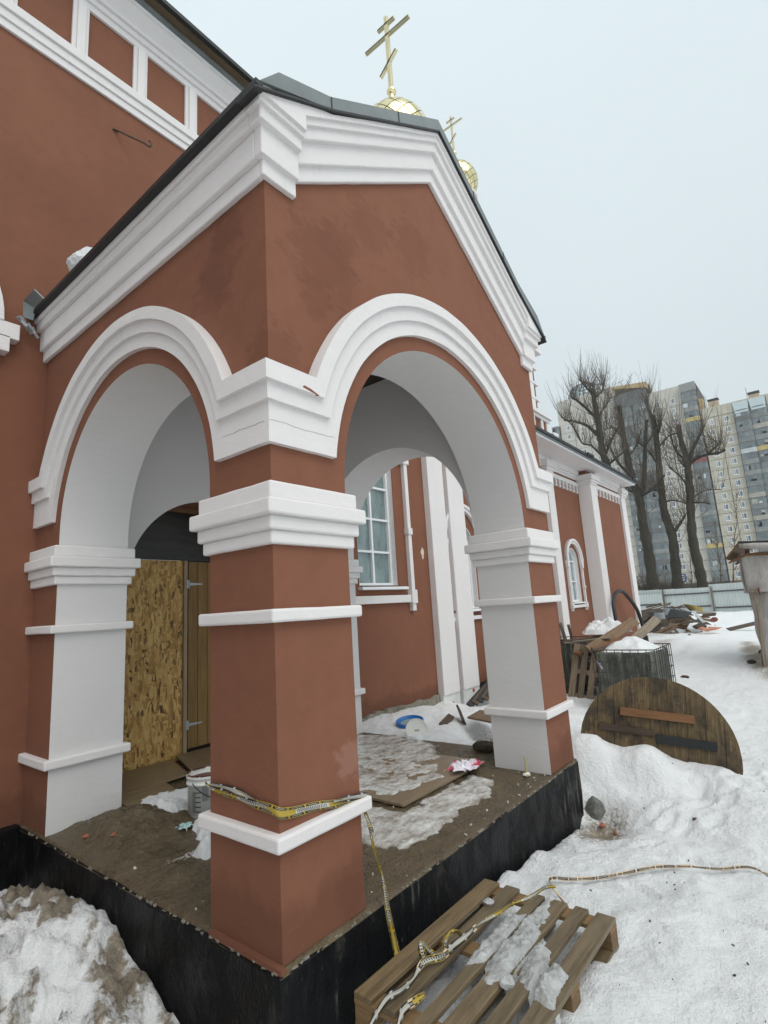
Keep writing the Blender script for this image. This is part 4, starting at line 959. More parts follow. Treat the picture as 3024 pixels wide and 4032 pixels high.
ribbon('tape_loop', [(-.020,.53,.690),(-.018,.40,.690),(-.018,.26,.682),(-.017,.14,.672)], [up]*4, [.012,.034,.032,.01], M['tape'], bt, 0, back=[1]*4)
ribbon('tape_loop', [(.34,-.02,.588),(.45,-.022,.572),(.56,-.03,.552),(.60,-.02,.545)], [up]*4, [.012,.03,.034,.02], M['tape'], bt, 0, back=[1]*4)
ribbon('tape_tail', [(.576,-.02,.46),(.582,-.035,.40),(.600,-.04,.30),(.622,-.05,.21),(.640,-.06,.12),(.650,-.07,.0),(.660,-.085,-.12),(.665,-.10,-.20),(.66,-.115,-.235),(.66,-.125,-.31)],
       [(1,-.9,0)]*2+[(.9,-1,0)]*8, [.014,.016,.012,.010,.018,.026,.032,.034,.03,.024], M['tape'], bt, .14)
ribbon('tape_tail', [(.572,-.014,.47),(.566,-.05,.42),(.575,-.06,.38),(.59,-.04,.37)], [(1,-.8,0)]*4, [.018,.02,.02,.014], M['tape'], bt, .03)
zt_ = PT+.016
ribbon('tape_tail', [(.06,-.345,-.30),(.15,-.350,-.20),(.285,-.345,zt_+.01),(.38,-.358,zt_+.004),(.47,-.362,zt_+.006),(.575,-.35,zt_+.02),(.66,-.40,zt_+.02),(.74,-.415,zt_+.03),(.85,-.43,zt_+.035),(.96,-.43,zt_+.03),(1.10,-.46,zt_+.028),(1.226,-.495,zt_+.034),(1.31,-.56,zt_+.05),(1.45,-.59,zt_+.05),(1.52,-.63,zt_+.04)],
       [(.3,.5,.6)]*5+[(-.2,.4,.9)]*3+[(0,.4,1)]*7, [.024,.026,.028,.024,.020,.034,.036,.034,.030,.022,.020,.018,.020,.018,.018], M['tape'], bt, .0, back=[1,1,.6,1,1,0,0,1,1,.0,.0,0,0,0,0], wob=.002)
ribbon('tape_tail', [(.18,-.47,-.22),(.27,-.445,zt_+.004),(.36,-.45,zt_+.003),(.42,-.46,zt_+.002)], [(.3,.5,.6)]*4, [.03,.035,.032,.016], M['tape'], bt, .1, back=[1,1,0,0])
ribbon('tape_knot', [(.60,-.335,zt_),(.585,-.33,zt_+.06),(.60,-.32,zt_+.085),(.62,-.335,zt_+.05),(.655,-.36,zt_+.01)], [(.7,-.6,.1)]*5, [.03,.035,.02,.03,.04], M['tape'], bt, .05)
ribbon('tape_knot', [(.72,-.37,zt_-.02),(.735,-.375,zt_+.05),(.77,-.385,zt_+.075),(.81,-.40,zt_+.06),(.83,-.41,zt_+.02)], [(.5,-.8,.1)]*5, [.02,.03,.035,.03,.02], M['tape'], bt, .2)
tp = [(1.52,-.63),(1.70,-.60),(1.963,-.42),(2.195,-.60),(2.43,-.79),(2.66,-.98),(2.81,-1.14),(3.02,-1.53),(3.2,-1.9)]
tp = [(x, y, gz(x, y)+.034) for k, (x, y) in enumerate([(1.50,-.62),(1.62,-.66)]+[tuple(hit(1900+px/1.476, 2900+py/1.476, 2, -.375)[:2]) for px, py in ((395,915),(510,900),(630,870),(740,845),(850,825),(960,810),(1080,785),(1180,770),(1260,767),(1400,768),(1560,773),(1700,785),(2000,820))])]
tp[0] = (1.50,-.62,zt_+.035); tp[1] = (1.60,-.66,-.26)
gt = ribbon('barrier_tape', tp, [(.35,.35,.55)]*len(tp), [.020,.020]+[.022]*8+[.012]+[.020]*(len(tp)-11), M['tape'], None, .0, back=[.3]*len(tp))
for k in range(2, len(tp)-2):
    p_ = Vector(tp[k]).lerp(Vector(tp[k+1]), .4); MB().tube([(p_.x-.03,p_.y-.012,p_.z+.006),(p_.x+.005,p_.y+.0,p_.z+.014),(p_.x+.03,p_.y+.014,p_.z+.006)], .0025, 5).build('tie', M['pvc'], gt)
tag(gt, 'twisted strand of barrier tape running over the snow to the right edge', 'tape')

# ------------------------------------------------------------------ cable-drum flange half buried in the snow
sc_ = hit(*c8(912,1130), 1, 0)         # direction only; the distance follows from a 1.5 m flange
dv = sc_-CAM; dv = dv/np.hypot(dv[0], dv[1]); SPC = CAM+dv*6.55
sn = Vector((-dv[0], -dv[1], .10)).normalized()
sp = thing('cable_drum_flange', 'large round wooden cable drum flange half buried in the snow', 'cable drum')
sx = Vector((0,0,1)).cross(sn).normalized()
spm = frame(SPC, sx, sn.cross(sx)) @ Matrix.Rotation(math.radians(-6), 4, 'Z')
sp.matrix_world = spm
RS = .755
def spool_part(mb, name, mat, parent=sp, bevel=.003): return mb.build(name, mat, parent, bevel=bevel)
edges = [-RS,-.57,-.40,-.23,-.05,.12,.29,.46,.62,RS]
for k in range(len(edges)-1):
    a, b = edges[k]+.0016, edges[k+1]-.0016
    xs = np.linspace(a, b, 9); hgt = [math.sqrt(max(0, RS*RS-x*x)) for x in xs]
    poly = [(x, -h) for x, h in zip(xs, hgt)] + [(x, h) for x, h in reversed(list(zip(xs, hgt)))]
    if hgt[0] < 1e-6: poly = poly[1:]
    if hgt[-1] < 1e-6: poly.pop(len(xs)-1-(hgt[0] < 1e-6))
    o = MB().prism([poly], 'xy', -.02, .02+.002*((k*7) % 3)).build('plank', M['spool'], sp)
MB().lathe([(0,-.06),(RS-.01,-.06),(RS-.01,-.0205),(0,-.0205)], 48).build('back_layer', M['darkwood'], sp)
spool_part(MB().box(-.34,.36,.335,.415,.024,.06), 'cleat', M['brownwood'])
spool_part(MB().box(-.56,-.02,.16,.225,.024,.05), 'cleat', M['darkwood'])
spool_part(MB().box(.0,.545,.10,.185,.024,.058), 'cleat', M['blackwood'])
for x, y in ((-.12,.5),(.25,.29),(.3,.52),(-.3,.2)): MB().lathe([(0,0),(.012,0),(.012,.006),(0,.006)], 8).build('bolt', M['iron'], sp, loc=(x,y,.026 if y < .28 or y > .45 else .06))

# ------------------------------------------------------------------ liquid containers in wire cages
def tankmat():
    m, nt, b = nmat('dirty_tank_plastic'); v = coords(nt, 'Object', (1, 1, .10)); n = noise(nt, v, 16, 6, .75, .3); g = noise(nt, coords(nt, 'Object'), 2.5, 5)
    col = ramp(nt, math_(nt, 'ADD', math_(nt, 'MULTIPLY', n, .75), math_(nt, 'MULTIPLY', g, .25)), [(.32, (.010,.011,.009)), (.47, (.055,.060,.045)), (.57, (.15,.16,.125)), (.70, (.38,.39,.33))])
    nt.links.new(col, b.inputs['Base Color']); b.inputs['Roughness'].default_value = .5; bump(nt, b, n, .2, .01); return m
M['tank'] = tankmat()
M['wire'] = simple('dull_cage_wire', (.075,.075,.07), .5, .3, 20, metal=.5)
def make_ibc(label, x0, y0, z0, lx=1.2, ly=1.0, h=1.0, rot=0.0, group='caged liquid containers by the church wall'):
    t = thing('caged_container', label, 'container', (x0, y0, z0), group, (0,0,rot))
    m_ = MB(); n = 6
    b = m_.box(.03, lx-.03, .03, ly-.03, .10, h-.05).build('tank', M['tank'], t, bevel=.06, seg=4)
    MB().lathe([(0,0),(.08,0),(.08,.03),(0,.03)], 20).build('filler_cap', M['roofblack'], t, loc=(lx/2, ly/2, h-.05))
    c = MB(); r = .007
    for z in (.12,.30,.48,.66,.84,h-.005):
        rr = r if z < h-.1 else .010
        c.tube([(0,0,z),(lx,0,z),(lx,ly,z),(0,ly,z),(0,0,z)], rr, 5, cap=False)
    for k in range(9):
        x = lx*k/8; c.tube([(x,0,.1),(x,0,h)], r, 5); c.tube([(x,ly,.1),(x,ly,h)], r, 5)
    for k in range(1, 8):
        y = ly*k/8; c.tube([(0,y,.1),(0,y,h)], r, 5); c.tube([(lx,y,.1),(lx,y,h)], r, 5)
    c.build('wire_cage', M['wire'], t)
    for x in (0, lx/2-.06, lx-.12): MB().box(x, x+.12, .0, ly, 0, .10).build('skid', M['darkwood'], t)
    return t
ib = make_ibc('dirty caged liquid container with a dome of snow on top', 7.93, .15, -.42, h=1.04)
f_ = bpy.data.curves.new('digit_curve', 'FONT'); f_.body = '2'; f_.size = .10; f_.extrude = .001
fo = bpy.data.objects.new('digit_tmp', f_); COL.objects.link(fo); dg = bpy.context.evaluated_depsgraph_get()
me_ = bpy.data.meshes.new_from_object(fo.evaluated_get(dg)); bpy.data.objects.remove(fo)
me_.materials.clear(); me_.materials.append(M['roofblack']); dg_o = bpy.data.objects.new('painted_digit', me_); COL.objects.link(dg_o); dg_o.parent = ib; dg_o.location = (.022,.13,.72); dg_o.rotation_euler = (math.pi/2,0,-math.pi/2)
ib2 = make_ibc('dark caged liquid container showing beside the far pier', 9.45, 2.02, -.40, h=1.06)
o = patch('snow_heap', [(8.0,.35),(8.05,.95),(8.4,1.08),(8.8,1.05),(9.05,.8),(9.0,.35),(8.7,.22),(8.3,.2)], lambda x, y, t: .015+.22*(1-np.exp(-.55*t))*(.6+.8*fbm(x*3.5,y*3.5,4,101)), M['snow'], lambda x, y: x*0+.565, res=.03, rough=.06, nscale=4, seed=103, edge=.12)
tag(o, 'smooth dome of snow on the nearer caged container', 'snow heap')

# ------------------------------------------------------------------ scrap timber between the containers
lp = make_pallet('wooden_pallet', 'weathered grey pallet leaning upright between the two caged containers', L=1.05, Wd=.78, slats=[(0,.12),(.17,.30),(.34,.46),(.50,.62),(.66,.78)], mx='greyx', my='greyx') if False else None
M['greyx'] = wood('grey_board_x', (.13,.105,.075), (.30,.245,.175), 0, spots=.3)
lp = make_pallet('wooden_pallet', 'weathered grey pallet leaning upright between the two caged containers', L=1.06, Wd=.74, slats=[(0,.13),(.19,.31),(.38,.50),(.58,.74)], mx='greyx', my='greyx')
# long side up, deck turned to the camera side (-x), leaning back
lp.matrix_world = Matrix.Translation((9.30, 2.14, -.44)) @ frame((0,0,0), (.22,-.16,.96), (.12,1.0,.12))
SCR = 'loose boards heaped behind the caged container'
rnd = random.Random(12)
def scrap(lab, p0, p1, w, t, mat, roll=.3): return plank('board', lab, p0, p1, w, t, mat, roll=roll, group=SCR)
scrap('long pale board of the heap sticking up to the left behind the leaning pallet', (10.6,2.55,.30), (10.1,2.50,1.0), .07, .03, M['greyx'], .8)
scrap('second pale board sticking up beside the long one behind the leaning pallet', (10.7,2.45,.28), (10.2,2.36,.95), .06, .03, M['greyx'], .2)
scrap('broad brown board sloping up to the right behind the snow dome', (9.15,1.62,.50), (10.5,1.02,.98), .20, .03, M['oldwood'], .9)
scrap('grey plank end jutting above the snow dome at the right', (9.7,.95,.60), (10.6,.62,1.0), .17, .03, M['greyx'], .9)
scrap('orange-brown short board under the broad sloping one', (9.1,1.5,.50), (9.9,1.2,.66), .16, .05, M['brownwood'], .5)
scrap('brown timber lying flat across the back of the heap', (9.2,1.9,.42), (10.6,1.5,.50), .14, .05, M['brownwood'], .1)
scrap('dark slat crossing the heap above the leaning pallet', (9.5,2.3,.62), (10.3,1.5,.72), .10, .03, M['darkwood'], .2)
scrap('grey board laid along the top of the leaning pallet', (9.42,2.2,.62), (9.6,1.3,.70), .09, .025, M['greyx'], .1)
for k in range(9):
    a = rnd.uniform(0, 3.1); x = rnd.uniform(9.4,10.4); y = rnd.uniform(1.25,2.1); z = .1+.06*k
    o = scrap('%s board from the bottom among those jumbled inside the timber heap' % ('first','second','third','fourth','fifth','sixth','seventh','eighth','ninth')[k], (x-.45*math.cos(a), y-.3*math.sin(a), z-.04), (x+.45*math.cos(a), y+.3*math.sin(a), z+.05), .12, .03, M['darkwood'] if k % 3 else M['brownwood'], rnd.uniform(-.4,.4))
for k in range(5):
    o = scrap('%s of five dark timbers stacked under the scrap heap' % ('lowest','second','third','fourth','topmost')[k], (9.4,1.25+.17*k,-.36+.09*k), (10.6,1.3+.17*k,-.36+.09*k), .16, .09, M['darkwood'], 0)
o = patch('snow_heap', [(9.95,1.35),(10.05,2.0),(10.4,2.15),(10.8,1.95),(10.85,1.3),(10.4,1.1)], lambda x, y, t: .03+.24*(1-np.exp(-.8*t))*(.2+1.5*fbm(x*6,y*6,4,111)), M['snow'], lambda x, y: .72+(x-10)*.05, res=.03, rough=.07, nscale=4, seed=113, edge=.10)
tag(o, 'ragged cushion of snow on the timber heap behind the container', 'snow heap')
rag('wrapper', 'faded lilac wrapper caught on the corner of the nearer container cage', (7.90,1.06,.36), .03, .09, .06, simple('lilac_foil', (.40,.33,.42), .4, .3), 9, 'wrapper')
bpy.data.objects['wrapper'].rotation_euler = (.9,.8,0)
# black hose standing in an arch
hp = [(17.0,2.47,.03),(16.98,2.49,.42),(16.7,2.53,1.03),(16.2,2.61,1.445),(15.8,2.66,1.63),(15.35,2.71,1.59),(14.9,2.70,1.33),(14.7,2.64,.92),(14.6,2.58,.42),(14.5,2.5,.0),(14.45,2.45,-.22)]
def smooth_path(pts, sub=6):
    pts = [Vector(p) for p in pts]; out = []
    for i in range(len(pts)-1):
        p0, p1, p2, p3 = pts[max(i-1,0)], pts[i], pts[i+1], pts[min(i+2,len(pts)-1)]
        for k in range(sub):
            t = k/sub; out.append(.5*((2*p1)+(p2-p0)*t+(2*p0-5*p1+4*p2-p3)*t*t+(3*p1-p0-3*p2+p3)*t**3))
    return out+[pts[-1]]
hs = thing('black_hose', 'thick black hose standing in an arch against the wing wall', 'hose')
MB().tube(smooth_path(hp), .055, 10).build('pipe', M['roofblack'], hs, smooth=True)
MB().tube([(17.0,2.47,-.10),(16.995,2.475,.20)], .085, 12).build('coupling', simple('dark_rubber', (.02,.02,.025), .5), hs)

# ------------------------------------------------------------------ rubbish pile by the fence
PG = 'boards in the rubbish pile by the fence'
rnd = random.Random(21)
def P6(px, py, x): q = hit(*e6(px, py), 0, x); return (x, float(q[1]), float(q[2]))
def pile_z(x, y): return max(0.0, 1.05*(1-((x-24)/5.0)**2)*(1-((y-4.3)/2.6)**2))
m_pile = [M['oldwood'], M['darkwood'], M['greyx'], M['brownwood']]
pile_pts = [(150,1010,450,930),(140,985,330,940),(300,1000,440,945),(100,1090,150,1200),(110,1130,180,1090),(110,1190,200,1100),(120,1250,200,1150),(410,1105,610,1150),(420,1170,700,1100),(430,1210,640,1120),(480,1230,700,1150),(500,1250,690,1190),(440,1190,560,1240),(640,1060,720,1080),(730,1050,1000,1060),(760,1100,930,1110),(780,1120,1000,1160),(840,1090,1010,1070),(560,1010,640,1030),(450,975,560,1000),(480,1000,600,960),(150,1340,340,1360),(420,1140,480,1090),(600,1180,690,1215),(560,1250,660,1230)]
def pile_label(k, a, b, c, d):
    mx, my = (a+c)/2, (b+d)/2
    col_ = ('weathered brown','almost black','pale grey','orange-brown')[k % 4]
    tilt = 'steep' if abs(d-b) > 1.1*abs(c-a) else ('level' if abs(d-b) < .15*abs(c-a) else ('rising' if d < b else 'falling'))
    wh_ = 'left end' if mx < 220 else ('left shoulder' if mx < 420 else ('middle' if mx < 600 else ('right flank' if mx < 760 else 'right end')))
    hi_ = 'on top of' if my < 1020 else ('halfway up' if my < 1150 else 'at the foot of')
    return '%s %s board %s the %s of the rubbish pile' % (tilt, col_, hi_, wh_)
for k, (a, b, c, d) in enumerate(pile_pts):
    x0 = 21.5+(1250-min(b, 1250))/330*3.0; p0 = P6(a, b, x0); p1 = P6(c, d, x0+rnd.uniform(-.3,.5))
    plank('board', pile_label(k, a, b, c, d), p0, p1, rnd.uniform(.08,.16), .03, m_pile[k % 4], roll=rnd.uniform(-.9,.9), group=PG)
# the body of the pile under the boards
bm_z = lambda X, Y: .92*np.clip(1-((X-24.2)/2.9)**2, 0, 1)**.8*np.clip(1-((Y-4.15)/2.2)**2, 0, 1)**.7+(fbm(X*1.5, Y*1.5, 3, 121)-.5)*.35-.12
o = heightfield('debris_heap', np.linspace(21.2, 27.2, 70), np.linspace(1.9, 6.4, 60), bm_z, simple('rotting_debris', (.055,.040,.028), .9, .6, 3, .8), smooth=False)
o['kind'] = 'stuff'; tag(o, 'dark mass of broken timber and rubble inside the pile by the fence', 'debris')
def quad_sheet(name, label, pxs, x, mat, bend=0.0, cat='metal sheet', dx=(0,0,0,0)):
    P = [Vector(P6(px, py, x+d)) for (px, py), d in zip(pxs, dx)]
    n = 8; vs = []
    for i in range(n+1):
        for j in range(n+1):
            u, v = i/n, j/n
            p = P[0]*(1-u)*(1-v)+P[1]*u*(1-v)+P[2]*u*v+P[3]*(1-u)*v
            p = p+Vector((-1,0,.3))*bend*math.sin(u*math.pi); vs.append(p)
    o = MB().add(vs, [(i*(n+1)+j,(i+1)*(n+1)+j,(i+1)*(n+1)+j+1,i*(n+1)+j+1) for i in range(n) for j in range(n)]).build(name, mat, recalc=False, smooth=True)
    o.modifiers.new('t','SOLIDIFY').thickness = .012; return tag(o, label, cat)
gsh = simple('grey_roof_sheet', (.115,.125,.135), .5, .15, 2, metal=.2); lsh = simple('pale_sheet', (.36,.40,.42), .4, .12, 2, metal=.2)
quad_sheet('metal_sheet', 'curved dark grey metal sheet across the middle of the rubbish pile', [(400,1000),(715,1045),(640,1125),(410,1130)], 22.3, gsh, .12)
quad_sheet('metal_sheet', 'light grey bent metal sheet at the left of the rubbish pile', [(245,1060),(365,1055),(380,1130),(245,1170)], 21.9, lsh, .05)
quad_sheet('metal_sheet', 'small pale folded metal sheet above the bent one in the rubbish pile', [(355,990),(440,1010),(400,1085),(352,1085)], 22.1, lsh, .03)
quad_sheet('metal_sheet', 'dark grey sheet tucked behind the bent metal one', [(170,1045),(260,1035),(250,1165),(195,1165)], 22.4, gsh, .02)
quad_sheet('metal_sheet', 'long pale curled metal sheet at the foot of the rubbish pile', [(340,1235),(635,1270),(610,1335),(300,1285)], 21.0, lsh, .10, dx=(.3,.3,-.1,-.1))
quad_sheet('metal_sheet', 'narrow white metal strip sloping down the right side of the rubbish pile', [(705,1040),(745,1035),(880,1170),(845,1185)], 22.0, simple('white_strip', (.55,.58,.60), .4, .06), .0, dx=(.6,.6,0,0))
quad_sheet('foam_slab', 'curved yellow foam slab on top of the rubbish pile', [(600,945),(840,990),(845,1045),(690,1030)], 24.0, simple('yellow_foam', (.36,.27,.09), .8, .25, 6), .15, 'foam slab')
def far_pallet(label, px, py, x, axes):
    t = make_pallet('wooden_pallet', label, L=1.1, Wd=.8, mx='oldwood', my='oldwood'); t.matrix_world = frame(P6(px, py, x), *axes); return t
far_pallet('brown pallet tilted on edge at the near left foot of the rubbish pile', 130, 1370, 20.6, ((.25,-.75,.35),(.35,.2,.9)))
far_pallet('dark pallet lying slanted in the middle of the rubbish pile', 420, 1225, 21.7, ((.2,-.95,-.05),(.8,.2,.55)))
P_ = P6(745,1225,21.0); rock('snow_lump', 'round lump of snow at the right foot of the rubbish pile', (P_[0],P_[1],P_[2]-.05), .20, M['snow'], 44, 'snow', (1,1.25,.9))
P_ = P6(880,1215,21.6); rock('snow_lump', 'flat lump of snow beside the orange plastic pieces', (P_[0],P_[1],P_[2]-.06), .14, M['snow'], 45, 'snow', (1,2.4,.6))
orp = simple('orange_plastic', (.50,.19,.10), .5, .35, 5)
quad_sheet('orange_plastic', 'larger orange plastic piece on the snow right of the rubbish pile', [(915,1232),(1090,1240),(1000,1272),(905,1262)], 20.5, orp, .01, 'plastic', dx=(.4,.4,-.2,-.1))
quad_sheet('orange_plastic', 'long orange plastic strip on the snow nearer the pile', [(780,1255),(840,1230),(970,1275),(900,1288)], 20.0, orp, .02, 'plastic', dx=(.2,.3,0,-.1))
P_ = P6(800,1225,20.6); rock('rubble_lump', 'dark brown lump lying against the round snow lump', P_, .15, M['clod'], 46, 'rubble', (1,1.4,.7))
P_ = P6(985,1135,21.8); rock('rubble_lump', 'red plastic tangle at the right end of the rubbish pile', P_, .07, simple('red_scrap', (.20,.045,.03), .5, .7, 9), 47, 'rubble', (1,1.6,1.2))
for k, (px, py, lab) in enumerate(((700,1447,'small dark stone on the snow beyond the nearer container'),(620,1840,'short dark splinter of wood on the snow right of the container'))):
    z0 = -.32; q = hit(*e6(px, py), 2, z0); x, y = q[0], q[1]
    rock('dark_scrap', lab, (x, y, gz(x, y)+.02), .08 if k else .06, M['darkwood'], 50+k, 'scrap', (1.6 if k else 1,.8,.5), rz=.8)

# ------------------------------------------------------------------ sheet-metal fence
fence = thing('metal_fence', 'pale grey-green corrugated metal fence across the end of the yard', 'fence')
fmat = simple('fence_sheet', (.50,.545,.535), .45, .08, .9, .0, metal=.1, stretch=(1,1,.4)); frail = simple('fence_rail', (.06,.05,.055), .6, .3, 6)
fpost = simple('fence_post', (.15,.125,.11), .7, .3, 6)
def fsheet(y0, y1, z0, z1, x):
    pts = []; y = y0
    while y < y1-1e-6:
        for dy, dx in ((0,0),(.03,-.025),(.10,-.025),(.13,0)):
            if y+dy < y1: pts.append((x+dx, y+dy))
        y += .2
    pts.append((x, y1)); back = [(a+.012, b) for a, b in reversed(pts)]
    return MB().prism([pts+back], 'xy', z0, z1).build('fence_panel', fmat, fence)
yv = 4.40
for k in range(14): fsheet(yv-1.15*(k+1)+.006, yv-1.15*k, -.25, 1.88, 45)
for k in range(12): fsheet(yv+1.15*k+.006, yv+1.15*(k+1), -.25, 1.68+.018*k*1.15, 45.06)
for y0, y1, z, x in ((2.2-14,4.2,1.29,44.9),(4.45,7.6,1.22,44.95),(2.2-14,4.2,.1,44.9),(4.45,18,.25,44.95)): MB().box(x, x+.05, y0, y1, z, z+.10).build('rail', frail, fence)
for y in (4.28,1.6,-1.2,-4,-7,7.55,10.4,13.2): MB().box(44.84, 44.9, y-.06, y+.06, -.3, 1.72).build('post', fpost, fence)
fsheet(7.6, 12.2, -.25, 1.40, 44.6)
MB().box(44.5, 44.55, 7.7, 12.2, .55, .66).build('rail', frail, fence)

# ------------------------------------------------------------------ tarpaulin-covered shed at the right
shed = thing('tarpaulin_shed', 'makeshift shed wrapped in grey tarpaulin under a plank roof', 'shed', (13.2,-.75,0))
def tarpmat():
    m, nt, b = nmat('grey_tarpaulin'); v = coords(nt, 'Object', (1,1,.35)); n = noise(nt, v, 6, 5, .6, 1.0)
    nt.links.new(ramp(nt, n, [(.3, (.30,.275,.25)), (.7, (.48,.455,.43))]), b.inputs['Base Color']); b.inputs['Roughness'].default_value = .55; bump(nt, b, n, .5, .05); return m
M['tarp'] = tarpmat()
def tarp_panel(y0, y1, z0, z1, x, taper, name, seed, ax='y'):
    n, k = 40, 36; vs = []
    for i in range(n+1):
        for j in range(k+1):
            u, v = i/n, j/k; z = z0+(z1-z0)*v
            s_ = y0+(y1-y0)*u+taper*(1-v)*(1-u)
            f = .07*math.sin(s_*5.1+2*math.sin(z*1.3)+seed)+.05*math.sin(s_*11+z*2.3+seed)+.03*math.sin(z*7+s_*3)
            q = (x+f*(.4+.6*(1-v)), s_, z) if ax == 'y' else (s_, x+f*(.4+.6*(1-v)), z)
            vs.append((q[0]-13.2, q[1]+.75, q[2]))
    o = MB().add(vs, [(i*(k+1)+j,(i+1)*(k+1)+j,(i+1)*(k+1)+j+1,i*(k+1)+j+1) for i in range(n) for j in range(k)]).build(name, M['tarp'], shed, recalc=False, smooth=True)
    o.modifiers.new('t','SOLIDIFY').thickness = .006; return o
SX = 13.2
tarp_panel(-.78, -4.2, 1.40, 2.30, SX-.02, 0, 'tarpaulin', 1.0)
tarp_panel(-.79, -4.2, -.32, 1.46, SX+.05, -.10, 'tarpaulin', 2.3)
tarp_panel(SX, SX+2.6, 1.38, 2.30, -.76, .05, 'tarpaulin', 3.3, 'x')
tarp_panel(SX+.06, SX+2.6, -.32, 1.45, -.84, .05, 'tarpaulin', 4.1, 'x')
def sp_(mb, name, mat, **kw):
    mb.v = [(x-13.2, y+.75, z) for x, y, z in mb.v]; return mb.build(name, mat, shed, **kw)
sp_(MB().tube([(13.08,-.92,1.46),(13.06,-.93,.8),(13.07,-.88,.2),(13.07,-.86,-.40)], [.028,.03,.026,.03], 7), 'pole', M['greywood'])
for x, y in ((13.4,-.9),(15.7,-.9),(13.4,-4.1),(15.7,-4.1)): sp_(MB().tube([(x,y,2.4),(x,y,-.45)], .05, 7), 'corner_post', M['oldwood'])
sp_(MB().box(13.02,13.12,-1.01,-.84,1.395,1.47), 'crossbeam', M['greywood'], bevel=.005)
sp_(MB().box(13.0,13.05,-1.03,-1.0,1.34,1.50), 'red_clip', simple('dark_red_clip', (.12,.02,.02), .5))
# awning boards on the left slope, felt roof behind a rolled tarpaulin
for k in range(4):
    y0, z0 = -.50-.075*k, 2.19+.085*k; y1, z1 = -.50-.075*(k+1), 2.19+.085*(k+1)
    sp_(MB().prism([[(y0+.004,z0),(y1,z1),(y1,z1+.03),(y0+.004,z0+.03)]], 'yz', 12.95-.01*(k % 2), 15.9), 'roof_plank', M['brownwood'])
for x in (13.15, 14.4): sp_(MB().prism([[(-.52,2.13),(-.90,2.30),(-4.3,2.05),(-4.3,2.0),(-.9,2.24),(-.52,2.09)]], 'yz', x, x+.06), 'rafter', M['brownwood'])
sp_(MB().prism([[(-.79,2.535),(-4.4,2.22),(-4.4,2.25),(-.79,2.575)]], 'yz', 12.93, 15.95), 'roof_felt', simple('black_roof_felt', (.025,.025,.03), .7, .3, 6))
sp_(MB().tube([(12.95,-.80,2.47),(12.93,-1.1,2.43),(12.94,-1.6,2.38),(12.95,-3.0,2.27),(12.95,-4.3,2.15)], [.05,.075,.07,.07,.07], 10), 'rolled_tarpaulin', M['tarp'], smooth=True)
for k in range(6):
    rock('coal_lump', '%s lump in the line of soil lumps running back from the tarpaulin shed' % ('nearest black','second black','third black','fourth black','fifth black','farthest black')[k], (13.9+.6*k, -.55-.09*((k*5) % 7), gz(13.9+.6*k, -.55-.09*((k*5) % 7))+.03), .09+.02*(k % 3), M['clod'], 60+k, 'soil', (1.2,1,.6)); bpy.data.objects[-1]
for k, ob in enumerate([q for q in bpy.data.objects if q.name.startswith('coal_lump')]): ob['group'] = 'lumps of soil below the shed'
plank('board', 'dark broken board end on the snow behind the shed corner', (23.2,.95,gz(23.2,.95)+.05), (24.4,-.1,gz(24.4,-.1)+.30), .2, .04, M['darkwood'], roll=.4)

# ------------------------------------------------------------------ bare pollarded trees behind the fence
def barkmat():
    m, nt, b = nmat('tree_bark'); v = coords(nt, 'World', (1,1,.35)); n = noise(nt, v, 6, 6, .75, .6); g = noise(nt, coords(nt, 'World'), .8, 4)
    col = ramp(nt, n, [(.3, (.009,.008,.005)), (.55, (.034,.028,.018)), (.75, (.085,.074,.048))])
    col = mixc(nt, maprange(nt, g, .45, .65, 0, .5), col, (.045,.043,.020))
    nt.links.new(col, b.inputs['Base Color']); b.inputs['Roughness'].default_value = .9; bump(nt, b, n, .8, .06); return m
M['bark'] = barkmat()
M['twig'] = simple('twig', (.085,.066,.045), .85, .3, 2)
def limb_path(px, x, dxs=None):
    out = []
    for i, (a, b) in enumerate(px):
        xx = x+(dxs[i] if dxs else 0); q = hit(*c5(a, b), 0, xx); out.append((xx, float(q[1]), float(q[2])))
    return out
